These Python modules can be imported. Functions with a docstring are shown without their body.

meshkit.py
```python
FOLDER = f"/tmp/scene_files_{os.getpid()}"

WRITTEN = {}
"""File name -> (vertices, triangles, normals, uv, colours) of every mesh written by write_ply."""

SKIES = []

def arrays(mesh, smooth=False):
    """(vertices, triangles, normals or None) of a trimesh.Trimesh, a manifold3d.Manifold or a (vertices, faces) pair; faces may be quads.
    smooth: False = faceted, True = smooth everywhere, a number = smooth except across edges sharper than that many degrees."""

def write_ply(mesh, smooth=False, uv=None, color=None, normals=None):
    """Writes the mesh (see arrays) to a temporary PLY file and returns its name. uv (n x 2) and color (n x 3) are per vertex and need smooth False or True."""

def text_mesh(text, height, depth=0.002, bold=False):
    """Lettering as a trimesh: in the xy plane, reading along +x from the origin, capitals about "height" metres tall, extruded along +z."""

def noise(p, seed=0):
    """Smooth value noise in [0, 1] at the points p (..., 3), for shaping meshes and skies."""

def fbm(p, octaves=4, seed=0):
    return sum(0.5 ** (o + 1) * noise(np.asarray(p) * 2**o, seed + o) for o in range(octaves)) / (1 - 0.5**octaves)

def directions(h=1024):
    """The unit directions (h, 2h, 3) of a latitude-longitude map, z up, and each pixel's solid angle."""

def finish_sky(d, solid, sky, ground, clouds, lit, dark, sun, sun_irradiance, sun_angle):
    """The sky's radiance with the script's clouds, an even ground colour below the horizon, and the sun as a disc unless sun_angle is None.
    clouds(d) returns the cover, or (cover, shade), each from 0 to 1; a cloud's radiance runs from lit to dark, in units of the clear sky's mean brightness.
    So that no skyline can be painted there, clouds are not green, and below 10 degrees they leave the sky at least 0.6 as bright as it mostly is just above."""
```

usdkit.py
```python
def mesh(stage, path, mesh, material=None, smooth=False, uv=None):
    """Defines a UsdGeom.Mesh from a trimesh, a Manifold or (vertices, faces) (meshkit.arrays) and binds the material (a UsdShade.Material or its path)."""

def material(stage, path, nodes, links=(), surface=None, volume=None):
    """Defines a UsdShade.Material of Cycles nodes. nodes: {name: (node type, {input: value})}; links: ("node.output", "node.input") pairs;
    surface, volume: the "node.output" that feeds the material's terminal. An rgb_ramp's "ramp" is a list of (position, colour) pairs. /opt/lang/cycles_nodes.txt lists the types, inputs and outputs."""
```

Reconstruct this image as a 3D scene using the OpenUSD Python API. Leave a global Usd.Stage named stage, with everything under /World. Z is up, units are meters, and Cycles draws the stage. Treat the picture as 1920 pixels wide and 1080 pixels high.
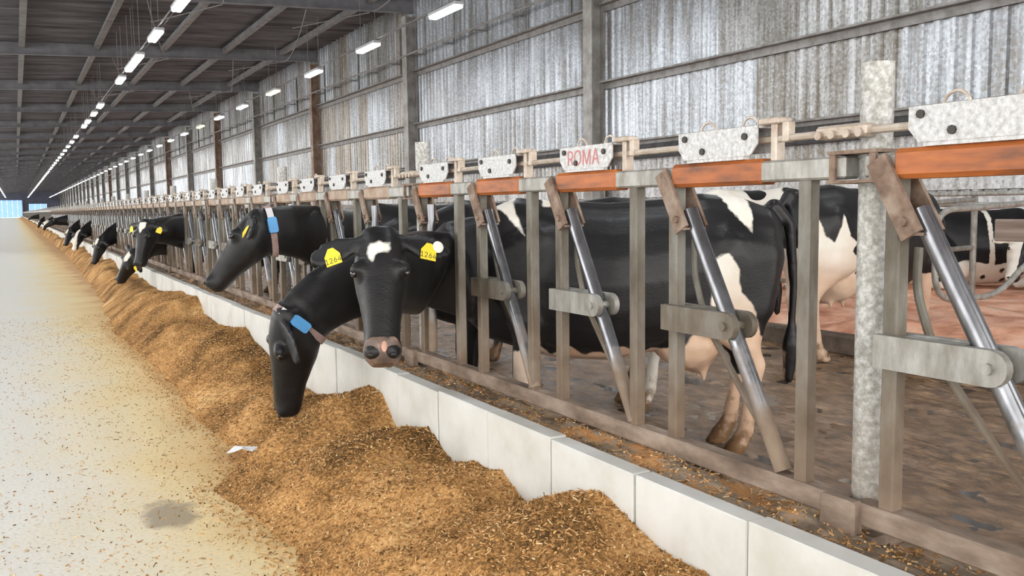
import math, random
import numpy as np, trimesh, manifold3d as m3
from pxr import Usd, UsdGeom, UsdLux, UsdShade, Sdf, Gf, Vt
import usdkit, meshkit

stage = Usd.Stage.CreateInMemory()
UsdGeom.SetStageUpAxis(stage, UsdGeom.Tokens.z)
UsdGeom.SetStageMetersPerUnit(stage, 1.0)
world = UsdGeom.Xform.Define(stage, '/World')
stage.SetDefaultPrim(world.GetPrim())
rng = np.random.default_rng(7)

# ------------------------------------------------------------------ camera, sky, exposure
F = 1640.0                                  # focal length in pixels of the 1920-wide frame
EYE = np.array([0.0, 0.0, 1.42])
def camera_axes():
    lv = np.array([(29 - 960) / F, (400 - 540) / F, 1.0])          # where the barn's length vanishes
    xv = 1190.0
    yv = 540 + (F * F + (29 - 960) * (xv - 960)) / (540 - 400)
    Yc = lv / np.linalg.norm(lv)
    Dc = np.array([(xv - 960) / F, (yv - 540) / F, 1.0]); Dc /= np.linalg.norm(Dc)
    Xc = np.cross(Yc, -Dc)
    return np.array([Xc, Yc, -Dc])
RC = camera_axes()
cam = UsdGeom.Camera.Define(stage, '/World/camera')
cam.CreateHorizontalApertureAttr(36.0)
cam.CreateVerticalApertureAttr(20.25)
cam.CreateFocalLengthAttr(36.0 * F / 1920)
cam.CreateClippingRangeAttr(Gf.Vec2f(0.05, 2000))
cm = np.eye(4); cm[0, :3] = RC[:, 0]; cm[1, :3] = -RC[:, 1]; cm[2, :3] = -RC[:, 2]; cm[3, :3] = EYE
UsdGeom.Xformable(cam).AddTransformOp().Set(Gf.Matrix4d(*cm.ravel().tolist()))
EXPOSURE = 0.58
cam.CreateExposureAttr(EXPOSURE)
DOME = 1.0
dome = UsdLux.DomeLight.Define(stage, '/World/sky')
dome.CreateIntensityAttr(DOME); dome.CreateColorAttr(Gf.Vec3f(1.0, 0.985, 0.955))
LAMP_POWER = 36.0

# ------------------------------------------------------------------ materials
LOOKS = {}
def mat(name, nodes, links, surface='p.BSDF'):
    LOOKS[name] = usdkit.material(stage, '/World/Looks/' + name, nodes, links, surface=surface)
    return LOOKS[name]
def noisy(name, stops, scale=6, rough=0.6, metal=0.0, bump=0.2, bdist=0.01, detail=5, stretch=None, coord='object', bscale=None, spec=0.5, rvar=0.0, distortion=0.0):
    """base colour from a noise through a ramp, with a bump from a finer noise"""
    nodes = {'n': ('noise_texture', {'scale': scale, 'detail': detail, 'roughness': 0.6, 'distortion': distortion}), 'r': ('rgb_ramp', {'ramp': stops}),
             'n2': ('noise_texture', {'scale': bscale or scale * 6, 'detail': 4}), 'b': ('bump', {'strength': bump, 'distance': bdist}),
             'p': ('principled_bsdf', {'roughness': rough, 'metallic': metal, 'specular_ior_level': spec})}
    src = 'tc.object' if coord == 'object' else 'g.position'
    nodes['tc' if coord == 'object' else 'g'] = ('texture_coordinate' if coord == 'object' else 'geometry', {})
    links = [('n.fac', 'r.fac'), ('r.color', 'p.base_color'), ('n2.fac', 'b.height'), ('b.normal', 'p.normal')]
    if stretch:
        nodes['m'] = ('mapping', {'scale': stretch}); links += [(src, 'm.vector'), ('m.vector', 'n.vector'), ('m.vector', 'n2.vector')]
    else:
        links += [(src, 'n.vector'), (src, 'n2.vector')]
    if rvar:
        nodes['mr'] = ('map_range', {'from_min': 0.3, 'from_max': 0.7, 'to_min': rough - rvar, 'to_max': rough + rvar, 'clamp': True})
        links += [('n.fac', 'mr.value'), ('mr.result', 'p.roughness')]
    return mat(name, nodes, links)
def plain(name, col, rough=0.5, metal=0.0, spec=0.5):
    return mat(name, {'p': ('principled_bsdf', {'base_color': col, 'roughness': rough, 'metallic': metal, 'specular_ior_level': spec})}, [])
def glow(name, col, strength):
    return mat(name, {'e': ('emission', {'color': col, 'strength': strength})}, [], 'e.emission')

glow('lamp_white', (0.93, 0.97, 1.0), LAMP_POWER)
glow('lamp_warm', (1.0, 0.62, 0.18), LAMP_POWER * 0.45)
glow('lamp_yellow', (0.9, 0.85, 0.25), LAMP_POWER * 0.10)
def metal(name, stops, scale, rough, met, z_lo, z_hi, soil=((0.14, 0.095, 0.06), (0.30, 0.22, 0.15)), amount=0.9, stretch=(1, 1, 0.35), bump=0.2):
    """worn steel, caked with manure below a ragged height line"""
    mat(name, {'g': ('geometry', {}), 'tc': ('texture_coordinate', {}), 'm': ('mapping', {'scale': stretch}), 'n': ('noise_texture', {'scale': scale, 'detail': 5, 'roughness': 0.62}), 'r': ('rgb_ramp', {'ramp': stops}),
               's': ('separate_xyz', {}), 'n2': ('noise_texture', {'scale': 7.0, 'detail': 5}), 'j': ('math', {'math_type': 'multiply_add', 'value2': 0.7, 'value3': -0.35}), 'ad': ('math', {'math_type': 'add'}),
               'k': ('map_range', {'from_min': z_lo, 'from_max': z_hi, 'to_min': amount, 'to_max': 0.0, 'clamp': True}), 'rs': ('rgb_ramp', {'ramp': [(0.3, soil[0]), (0.7, soil[1])]}), 'mx': ('mix_color', {}),
               'mt': ('math', {'math_type': 'multiply_add', 'value2': -met, 'value3': met}), 'mr': ('math', {'math_type': 'multiply_add', 'value2': 0.75 - rough, 'value3': rough}),
               'b': ('bump', {'strength': bump, 'distance': 0.003}), 'p': ('principled_bsdf', {})},
        [('tc.object', 'm.vector'), ('m.vector', 'n.vector'), ('n.fac', 'r.fac'), ('g.position', 's.vector'), ('g.position', 'n2.vector'), ('n2.fac', 'j.value1'), ('s.z', 'ad.value1'), ('j.value', 'ad.value2'), ('ad.value', 'k.value'),
         ('n2.fac', 'rs.fac'), ('k.result', 'mx.fac'), ('r.color', 'mx.a'), ('rs.color', 'mx.b'), ('mx.result', 'p.base_color'), ('k.result', 'mt.value1'), ('mt.value', 'p.metallic'), ('k.result', 'mr.value1'), ('mr.value', 'p.roughness'), ('n.fac', 'b.height'), ('b.normal', 'p.normal')])
metal('galv', [(0.3, (0.19, 0.18, 0.15)), (0.5, (0.30, 0.29, 0.265)), (0.7, (0.42, 0.42, 0.40))], 22, 0.5, 0.35, 0.2, 0.5)
metal('galv_post', [(0.3, (0.22, 0.215, 0.19)), (0.48, (0.36, 0.355, 0.33)), (0.66, (0.56, 0.56, 0.55))], 60, 0.55, 0.15, 0.55, 0.95, amount=0.5, stretch=(1, 1, 1))
noisy('galv_plate', [(0.3, (0.34, 0.34, 0.33)), (0.5, (0.52, 0.52, 0.52)), (0.7, (0.68, 0.68, 0.70))], 70, 0.55, 0.15, 0.15, 0.002)
metal('polished', [(0.3, (0.15, 0.15, 0.161)), (0.7, (0.315, 0.323, 0.345))], 14, 0.24, 0.85, 0.72, 0.92, amount=0.95, stretch=(1, 1, 0.2), bump=0.05)
metal('stud', [(0.32, (0.078, 0.062, 0.044)), (0.48, (0.14, 0.125, 0.098)), (0.62, (0.203, 0.195, 0.172)), (0.75, (0.164, 0.14, 0.109))], 9, 0.55, 0.2, 0.6, 1.15, soil=((0.10, 0.06, 0.035), (0.26, 0.18, 0.12)), amount=0.85)
noisy('rusty', [(0.3, (0.10, 0.06, 0.04)), (0.5, (0.22, 0.15, 0.11)), (0.66, (0.30, 0.24, 0.19)), (0.8, (0.36, 0.16, 0.07))], 16, 0.75, 0.1, 0.4, 0.004)
noisy('dirty_rail', [(0.3, (0.09, 0.06, 0.04)), (0.5, (0.21, 0.15, 0.11)), (0.7, (0.36, 0.28, 0.22))], 10, 0.8, 0.0, 0.5, 0.006, stretch=(1, 0.4, 1))
noisy('orange_paint', [(0.3, (0.15, 0.055, 0.025)), (0.46, (0.34, 0.10, 0.025)), (0.6, (0.45, 0.135, 0.03)), (0.72, (0.28, 0.16, 0.10))], 9, 0.5, 0.0, 0.2, 0.003, stretch=(1, 0.4, 2))
noisy('rod', [(0.3, (0.33, 0.25, 0.19)), (0.7, (0.58, 0.52, 0.45))], 20, 0.5, 0.3, 0.2, 0.002)
noisy('dusty_channel', [(0.3, (0.26, 0.16, 0.10)), (0.6, (0.42, 0.33, 0.26)), (0.8, (0.50, 0.44, 0.38))], 8, 0.7)
plain('dark_bolt', (0.05, 0.045, 0.04), 0.5, 0.6)
plain('graffiti', (0.50, 0.20, 0.20), 0.8)
noisy('steel_column', [(0.3, (0.195, 0.18, 0.158)), (0.5, (0.3, 0.292, 0.277)), (0.7, (0.39, 0.39, 0.375))], 3, 0.6, 0.2, 0.1, 0.004)
noisy('column_rust', [(0.3, (0.16, 0.09, 0.06)), (0.55, (0.30, 0.22, 0.17)), (0.75, (0.42, 0.40, 0.37))], 3, 0.7, 0.1, 0.2, 0.004)
noisy('girt_steel', [(0.3, (0.14, 0.133, 0.122)), (0.6, (0.252, 0.245, 0.238))], 5, 0.55, 0.3, 0.1, 0.004)
noisy('dark_steel', [(0.3, (0.012, 0.012, 0.013)), (0.7, (0.05, 0.05, 0.05))], 5, 0.7, 0.0, 0.2, 0.004)  # darkness of the gap below the wall sheets, put into the colour
def cladding(name, lo, mid, hi, dirt):
    """galvanised corrugated sheet: spangle speckle, vertical streaks and brown dust"""
    mat(name, {'g': ('geometry', {}), 'm': ('mapping', {'scale': (1, 2.6, 0.12)}), 'n': ('noise_texture', {'scale': 2.6, 'detail': 3, 'roughness': 0.55}),
               'v': ('voronoi_texture', {'scale': 22.0}), 's': ('separate_color', {}), 'a': ('math', {'math_type': 'multiply_add', 'value2': 0.22, 'value3': -0.11}),
               'ad': ('math', {'math_type': 'add'}), 'r': ('rgb_ramp', {'ramp': [(0.25, dirt), (0.42, lo), (0.55, mid), (0.72, hi)]}),
               'n3': ('noise_texture', {'scale': 0.45, 'detail': 3}), 'ad2': ('math', {'math_type': 'multiply_add', 'value2': 0.5, 'value3': -0.25}), 'ad3': ('math', {'math_type': 'add'}),
               'b': ('bump', {'strength': 0.04, 'distance': 0.01}), 'p': ('principled_bsdf', {'roughness': 0.36, 'metallic': 0.55})},
        [('g.position', 'm.vector'), ('m.vector', 'n.vector'), ('g.position', 'v.vector'), ('v.color', 's.color'), ('s.r', 'a.value1'), ('n.fac', 'ad.value1'), ('a.value', 'ad.value2'),
         ('g.position', 'n3.vector'), ('n3.fac', 'ad2.value1'), ('ad.value', 'ad3.value1'), ('ad2.value', 'ad3.value2'),
         ('ad3.value', 'r.fac'), ('r.color', 'p.base_color'), ('n.fac', 'b.height'), ('b.normal', 'p.normal')])
cladding('sheet_grey', (0.228, 0.223, 0.212), (0.32, 0.32, 0.32), (0.445, 0.451, 0.469), (0.149, 0.131, 0.108))
cladding('sheet_blue', (0.292, 0.305, 0.324), (0.408, 0.433, 0.464), (0.547, 0.579, 0.617), (0.217, 0.204, 0.185))
cladding('sheet_dusty', (0.228, 0.206, 0.177), (0.314, 0.291, 0.263), (0.4, 0.388, 0.377), (0.16, 0.126, 0.092))
noisy('roof_deck', [(0.3, (0.030, 0.027, 0.028)), (0.45, (0.070, 0.066, 0.070)), (0.6, (0.125, 0.120, 0.130)), (0.75, (0.18, 0.178, 0.195))], 1.2, 0.8, 0.0, 0.2, 0.01, stretch=(0.25, 2.0, 1), coord='world')
noisy('roof_beam', [(0.3, (0.12, 0.12, 0.132)), (0.7, (0.20, 0.20, 0.215))], 2.0, 0.7, 0.0, 0.1, 0.004, coord='world')
noisy('purlin', [(0.3, (0.12, 0.115, 0.115)), (0.7, (0.23, 0.225, 0.225))], 2.5, 0.6, 0.2, 0.1, 0.004, coord='world')
noisy('slab_white', [(0.3, (0.55, 0.54, 0.49)), (0.5, (0.64, 0.635, 0.60)), (0.7, (0.70, 0.70, 0.68))], 3.5, 0.62, 0.0, 0.06, 0.004, coord='world')
noisy('kerb_cap', [(0.3, (0.09, 0.062, 0.04)), (0.42, (0.20, 0.15, 0.105)), (0.54, (0.32, 0.245, 0.175)), (0.62, (0.46, 0.22, 0.075)), (0.8, (0.50, 0.30, 0.14))], 7, 0.85, 0.0, 0.6, 0.01, coord='world', stretch=(2, 0.8, 1))
noisy('wood_board', [(0.3, (0.20, 0.15, 0.12)), (0.7, (0.38, 0.31, 0.27))], 5, 0.75, 0.0, 0.3, 0.004, stretch=(1, 0.2, 3))
noisy('bedding', [(0.25, (0.374, 0.154, 0.088)), (0.4, (0.682, 0.319, 0.198)), (0.55, (0.88, 0.495, 0.341)), (0.75, (0.95, 0.682, 0.528))], 2.6, 0.9, 0.0, 0.6, 0.03, coord='world', bscale=18)
noisy('stall_kerb', [(0.3, (0.07, 0.055, 0.04)), (0.7, (0.22, 0.16, 0.12))], 5, 0.8, 0.0, 0.4, 0.01, coord='world')
noisy('plaster', [(0.3, (0.10, 0.11, 0.15)), (0.7, (0.17, 0.18, 0.24))], 0.3, 0.8, coord='world')
mat('blue_curtain', {'t': ('translucent_bsdf', {'color': (0.36, 0.47, 0.70)}), 'd': ('principled_bsdf', {'base_color': (0.4, 0.6, 0.9), 'roughness': 0.5}), 'x': ('mix_closure', {'fac': 0.12})},
    [('t.BSDF', 'x.closure1'), ('d.BSDF', 'x.closure2')], 'x.closure')
# feed alley: pale concrete under feed dust, one damp stain
mat('alley_concrete',
    {'g': ('geometry', {}), 's': ('separate_xyz', {}), 'n': ('noise_texture', {'scale': 1.1, 'detail': 5}), 'jit': ('math', {'math_type': 'multiply_add', 'value2': 0.9, 'value3': -0.45}),
     'xx': ('math', {'math_type': 'add'}), 'mr': ('map_range', {'from_min': -0.9, 'from_max': 1.15, 'to_min': 0.0, 'to_max': 1.0, 'clamp': True}),
     'r': ('rgb_ramp', {'ramp': [(0.0, (0.76, 0.75, 0.715)), (0.40, (0.775, 0.75, 0.68)), (0.60, (0.80, 0.72, 0.54)), (0.77, (0.80, 0.64, 0.35)), (0.93, (0.71, 0.48, 0.21)), (1.0, (0.56, 0.32, 0.125))]}),
     'n2': ('noise_texture', {'scale': 55.0, 'detail': 3}), 'r2': ('rgb_ramp', {'ramp': [(0.26, (0.50, 0.40, 0.28)), (0.40, (0.93, 0.92, 0.90)), (0.6, (1, 1, 1)), (0.8, (1.0, 1.0, 1.0))]}),
     'mul': ('mix_color', {'blend_type': 'multiply', 'fac': 0.75}),
     'sub': ('vector_math', {'math_type': 'subtract', 'vector2': (0.55, 4.28, 0.0)}), 'sc': ('vector_math', {'math_type': 'multiply', 'vector2': (6.0, 3.6, 0)}), 'len': ('vector_math', {'math_type': 'length'}),
     'j2': ('math', {'math_type': 'multiply_add', 'value2': 0.9, 'value3': -0.45}), 'n4': ('noise_texture', {'scale': 9.0, 'detail': 4}), 'ln': ('math', {'math_type': 'add'}),
     'st': ('map_range', {'from_min': 0.85, 'from_max': 0.55, 'to_min': 0, 'to_max': 0.7, 'clamp': True}), 'mx': ('mix_color', {'b': (0.22, 0.165, 0.12)}),
     'b': ('bump', {'strength': 0.25, 'distance': 0.006}), 'p': ('principled_bsdf', {'roughness': 0.7})},
    [('g.position', 's.vector'), ('g.position', 'n.vector'), ('n.fac', 'jit.value1'), ('s.x', 'xx.value1'), ('jit.value', 'xx.value2'), ('xx.value', 'mr.value'), ('mr.result', 'r.fac'),
     ('g.position', 'n2.vector'), ('n2.fac', 'r2.fac'), ('r.color', 'mul.a'), ('r2.color', 'mul.b'), ('g.position', 'sub.vector1'), ('sub.vector', 'sc.vector1'), ('sc.vector', 'len.vector1'),
     ('g.position', 'n4.vector'), ('n4.fac', 'j2.value1'), ('len.value', 'ln.value1'), ('j2.value', 'ln.value2'), ('ln.value', 'st.value'), ('st.result', 'mx.fac'), ('mul.result', 'mx.a'), ('mx.result', 'p.base_color'),
     ('n2.fac', 'b.height'), ('b.normal', 'p.normal')])
# cow alley: wet, trodden manure with puddles
mat('wet_floor',
    {'g': ('geometry', {}), 'm': ('mapping', {'scale': (1.6, 0.8, 1)}), 'n': ('noise_texture', {'scale': 6.0, 'detail': 7, 'roughness': 0.72}), 'r': ('rgb_ramp', {'ramp': [(0.32, (0.055, 0.034, 0.019)), (0.46, (0.165, 0.100, 0.056)), (0.58, (0.30, 0.185, 0.105)), (0.7, (0.42, 0.285, 0.18))]}),
     'n2': ('noise_texture', {'scale': 16.0, 'detail': 5, 'roughness': 0.6}), 'mr': ('map_range', {'from_min': 0.44, 'from_max': 0.56, 'to_min': 0.10, 'to_max': 0.42, 'clamp': True}),
     'n5': ('noise_texture', {'scale': 0.9, 'detail': 2}), 'b': ('bump', {'strength': 0.6, 'distance': 0.025}), 'p': ('principled_bsdf', {'specular_ior_level': 0.8})},
    [('g.position', 'm.vector'), ('m.vector', 'n.vector'), ('n.fac', 'r.fac'), ('r.color', 'p.base_color'), ('m.vector', 'n2.vector'), ('g.position', 'n5.vector'), ('n5.fac', 'mr.value'), ('mr.result', 'p.roughness'), ('n2.fac', 'b.height'), ('b.normal', 'p.normal')])
mat('feed',
    {'g': ('geometry', {}), 'n': ('noise_texture', {'scale': 60.0, 'detail': 4, 'roughness': 0.7}), 'n2': ('noise_texture', {'scale': 2.2, 'detail': 4}), 'a': ('math', {'math_type': 'multiply_add', 'value2': 1.0, 'value3': -0.5}),
     'ad': ('math', {'math_type': 'add'}), 'r': ('rgb_ramp', {'ramp': [(0.25, (0.075, 0.044, 0.016)), (0.40, (0.24, 0.125, 0.042)), (0.54, (0.50, 0.265, 0.095)), (0.70, (0.70, 0.42, 0.175)), (0.85, (0.80, 0.58, 0.30))]}),
     'b': ('bump', {'strength': 0.8, 'distance': 0.012}), 'p': ('principled_bsdf', {'roughness': 0.85, 'specular_ior_level': 0.2})},
    [('g.position', 'n.vector'), ('g.position', 'n2.vector'), ('n2.fac', 'a.value1'), ('n.fac', 'ad.value1'), ('a.value', 'ad.value2'), ('ad.value', 'r.fac'), ('r.color', 'p.base_color'), ('n.fac', 'b.height'), ('b.normal', 'p.normal')])
mat('flake', {'o': ('object_info', {}), 'r': ('rgb_ramp', {'ramp': [(0.0, (0.10, 0.058, 0.02)), (0.3, (0.36, 0.18, 0.06)), (0.65, (0.58, 0.32, 0.12)), (0.9, (0.72, 0.46, 0.21)), (1.0, (0.80, 0.64, 0.38))]}), 'p': ('principled_bsdf', {'roughness': 0.8, 'specular_ior_level': 0.2})},
    [('o.random', 'r.fac'), ('r.color', 'p.base_color')])
# cow hide: primvar tint = (white patch distance, tan skin, dirt)
mat('hide',
    {'at': ('attribute', {'attribute': 'tint'}), 's': ('separate_color', {}), 'tc': ('texture_coordinate', {}), 'n': ('noise_texture', {'scale': 22.0, 'detail': 4}), 'j': ('math', {'math_type': 'multiply_add', 'value2': 0.16, 'value3': -0.08}),
     'ad': ('math', {'math_type': 'add'}), 'w': ('map_range', {'from_min': 0.47, 'from_max': 0.53, 'clamp': True}),
     'n2': ('noise_texture', {'scale': 5.0, 'detail': 5}), 'rb': ('rgb_ramp', {'ramp': [(0.3, (0.006, 0.006, 0.0068)), (0.7, (0.014, 0.013, 0.0135))]}), 'rw': ('rgb_ramp', {'ramp': [(0.3, (0.72, 0.66, 0.56)), (0.7, (0.82, 0.79, 0.73))]}),
     'rt': ('rgb_ramp', {'ramp': [(0.3, (0.50, 0.29, 0.17)), (0.7, (0.66, 0.43, 0.28))]}), 'm1': ('mix_color', {}), 'm2': ('mix_color', {}), 'm3': ('mix_color', {}),
     'rd': ('rgb_ramp', {'ramp': [(0.3, (0.10, 0.055, 0.025)), (0.7, (0.30, 0.165, 0.075))]}), 'n4': ('noise_texture', {'scale': 13.0, 'detail': 5}), 'da': ('math', {'math_type': 'add'}), 'dm': ('map_range', {'from_min': 0.95, 'from_max': 1.15, 'clamp': True}),
     'n3': ('noise_texture', {'scale': 140.0, 'detail': 2}), 'mp': ('mapping', {'scale': (0.35, 1, 1)}), 'b': ('bump', {'strength': 0.25, 'distance': 0.004}), 'p': ('principled_bsdf', {'roughness': 0.40, 'specular_ior_level': 0.32, 'sheen_weight': 0.03, 'sheen_roughness': 0.4})},
    [('at.color', 's.color'), ('tc.object', 'n.vector'), ('n.fac', 'j.value1'), ('s.r', 'ad.value1'), ('j.value', 'ad.value2'), ('ad.value', 'w.value'), ('tc.object', 'n2.vector'), ('n2.fac', 'rb.fac'), ('n2.fac', 'rw.fac'), ('n2.fac', 'rt.fac'), ('n2.fac', 'rd.fac'),
     ('s.g', 'm1.fac'), ('rw.color', 'm1.a'), ('rt.color', 'm1.b'), ('w.result', 'm2.fac'), ('rb.color', 'm2.a'), ('m1.result', 'm2.b'), ('tc.object', 'n4.vector'), ('n4.fac', 'da.value1'), ('s.b', 'da.value2'), ('da.value', 'dm.value'),
     ('dm.result', 'm3.fac'), ('m2.result', 'm3.a'), ('rd.color', 'm3.b'), ('m3.result', 'p.base_color'), ('tc.object', 'mp.vector'), ('mp.vector', 'n3.vector'), ('n3.fac', 'b.height'), ('b.normal', 'p.normal')])
plain('eye', (0.006, 0.005, 0.006), 0.08, 0, 0.8)
plain('nostril', (0.008, 0.006, 0.006), 0.5)
noisy('muzzle_skin', [(0.3, (0.05, 0.04, 0.035)), (0.6, (0.16, 0.10, 0.075)), (0.75, (0.42, 0.26, 0.18))], 18, 0.4, 0, 0.2, 0.002)
plain('tag_yellow', (0.80, 0.62, 0.03), 0.45)
plain('tag_ink', (0.10, 0.08, 0.02), 0.6)
plain('tag_white', (0.78, 0.76, 0.70), 0.5)
plain('collar_blue', (0.07, 0.30, 0.62), 0.4)
noisy('strap', [(0.3, (0.22, 0.13, 0.11)), (0.7, (0.40, 0.30, 0.28))], 12, 0.7)
plain('strap_pale', (0.62, 0.60, 0.62), 0.7)
plain('nose_pink', (0.55, 0.30, 0.22), 0.45)
plain('hoof', (0.06, 0.045, 0.035), 0.6)
plain('paper', (0.88, 0.90, 0.93), 0.7)
plain('lamp_housing', (0.45, 0.46, 0.48), 0.5)

# ------------------------------------------------------------------ mesh helpers
class MB:
    def __init__(s): s.v, s.f, s.n = [], [], 0
    def add(s, v, f):
        v = np.asarray(v, float); f = np.asarray(f, int)
        s.v.append(v); s.f.append(f + s.n); s.n += len(v); return s
    def mesh(s): return trimesh.Trimesh(np.vstack(s.v), np.vstack(s.f), process=False)
    def hull(s, pts):
        m = m3.Manifold.hull_points(np.asarray(pts, float)).to_mesh(); return s.add(m.vert_properties[:, :3], m.tri_verts)
    def box(s, lo, hi, c=0.0):
        lo, hi = np.array(lo, float), np.array(hi, float)
        if c <= 0:
            v = np.array([[x, y, z] for x in (lo[0], hi[0]) for y in (lo[1], hi[1]) for z in (lo[2], hi[2])])
            f = [[0, 1, 3], [0, 3, 2], [4, 6, 7], [4, 7, 5], [0, 4, 5], [0, 5, 1], [2, 3, 7], [2, 7, 6], [0, 2, 6], [0, 6, 4], [1, 5, 7], [1, 7, 3]]
            return s.add(v, f)
        pts = []
        for sx in (0, 1):
            for sy in (0, 1):
                for sz in (0, 1):
                    q = np.where([sx, sy, sz], hi, lo); d = np.where([sx, sy, sz], -c, c)
                    for k in range(3):
                        p = q + d; p[k] = q[k]; pts.append(p)
        return s.hull(pts)
    def tube(s, path, r, n=10, flat=1.0):
        P = np.asarray(path, float); T = np.gradient(P, axis=0); T /= np.linalg.norm(T, axis=1)[:, None]
        up = np.array([0, 0, 1.0]) if abs(T[0] @ [0, 0, 1]) < 0.9 else np.array([1.0, 0, 0])
        rr = np.broadcast_to(r, (len(P),)); rings = []
        for p, t, q in zip(P, T, rr):
            a = np.cross(t, up); a /= np.linalg.norm(a); b = np.cross(a, t); up = b
            th = np.linspace(0, 2 * np.pi, n, endpoint=False)
            rings.append(p + q * (np.cos(th)[:, None] * a + flat * np.sin(th)[:, None] * b))
        v = np.vstack(rings + [P[:1], P[-1:]]); f = []
        k = len(P)
        for i in range(k - 1):
            for j in range(n):
                a, b, c, d = i * n + j, i * n + (j + 1) % n, (i + 1) * n + j, (i + 1) * n + (j + 1) % n
                f += [[a, c, b], [b, c, d]]
        for j in range(n):
            f += [[k * n, j, (j + 1) % n], [k * n + 1, (k - 1) * n + (j + 1) % n, (k - 1) * n + j]]
        return s.add(v, np.array(f)[:, ::-1])
    def bar(s, a, b, w, h, up=(0, 0, 1)):
        a, b = np.array(a, float), np.array(b, float); t = b - a; t /= np.linalg.norm(t); l = np.cross(t, up); l /= np.linalg.norm(l); u = np.cross(l, t)
        return s.hull([p + i * l * w / 2 + j * u * h / 2 for p in (a, b) for i in (-1, 1) for j in (-1, 1)])
def curve(pts, n=24):
    """smooth path through points"""
    from scipy.interpolate import CubicSpline
    P = np.asarray(pts, float); t = np.r_[0, np.cumsum(np.linalg.norm(np.diff(P, axis=0), axis=1))]
    return CubicSpline(t, P)(np.linspace(0, t[-1], n))
def fillet(pts, r, n=6):
    """polyline with rounded corners"""
    P = [np.asarray(p, float) for p in pts]; out = [P[0]]
    for a, b, c in zip(P, P[1:], P[2:]):
        d0, d1 = a - b, c - b; k = min(r, 0.45 * np.linalg.norm(d0), 0.45 * np.linalg.norm(d1))
        p, q = b + d0 / np.linalg.norm(d0) * k, b + d1 / np.linalg.norm(d1) * k
        out += [(1 - t) ** 2 * p + 2 * t * (1 - t) * b + t * t * q for t in np.linspace(0, 1, n)]
    return np.array(out + [P[-1]])

# ------------------------------------------------------------------ scene helpers
USED = {}
def path_for(name, parent=None):
    base = parent.GetPath().pathString if parent else '/World'
    key = base + '/' + name; k = USED.get(key, 0); USED[key] = k + 1
    return key if k == 0 else f'{key}_{k:03d}'
def xf(prim, loc=(0, 0, 0), rotz=0.0, scale=None):
    x = UsdGeom.Xformable(prim)
    x.AddTranslateOp().Set(Gf.Vec3d(*map(float, loc)))
    if rotz: x.AddRotateZOp().Set(float(math.degrees(rotz)))
    if scale: x.AddScaleOp().Set(Gf.Vec3f(*([scale] * 3)))
def tags(prim, label=None, cat=None, group=None, kind=None):
    for k, v in (('label', label), ('category', cat), ('group', group), ('kind', kind)):
        if v: prim.SetCustomDataByKey(k, v)
    return prim
def thing(name, label=None, cat=None, loc=(0, 0, 0), rotz=0.0, group=None, kind=None, scale=None):
    p = UsdGeom.Xform.Define(stage, path_for(name)).GetPrim(); xf(p, loc, rotz, scale)
    return tags(p, label, cat, group, kind)
def obj(name, mesh, material, parent=None, smooth=False, label=None, cat=None, group=None, kind=None, loc=None):
    if isinstance(mesh, MB): mesh = mesh.mesh()
    m = usdkit.mesh(stage, path_for(name, parent), mesh, LOOKS[material], smooth)
    if loc is not None: xf(m.GetPrim(), loc)
    tags(m.GetPrim(), label, cat, group, kind)
    return m.GetPrim()
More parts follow.
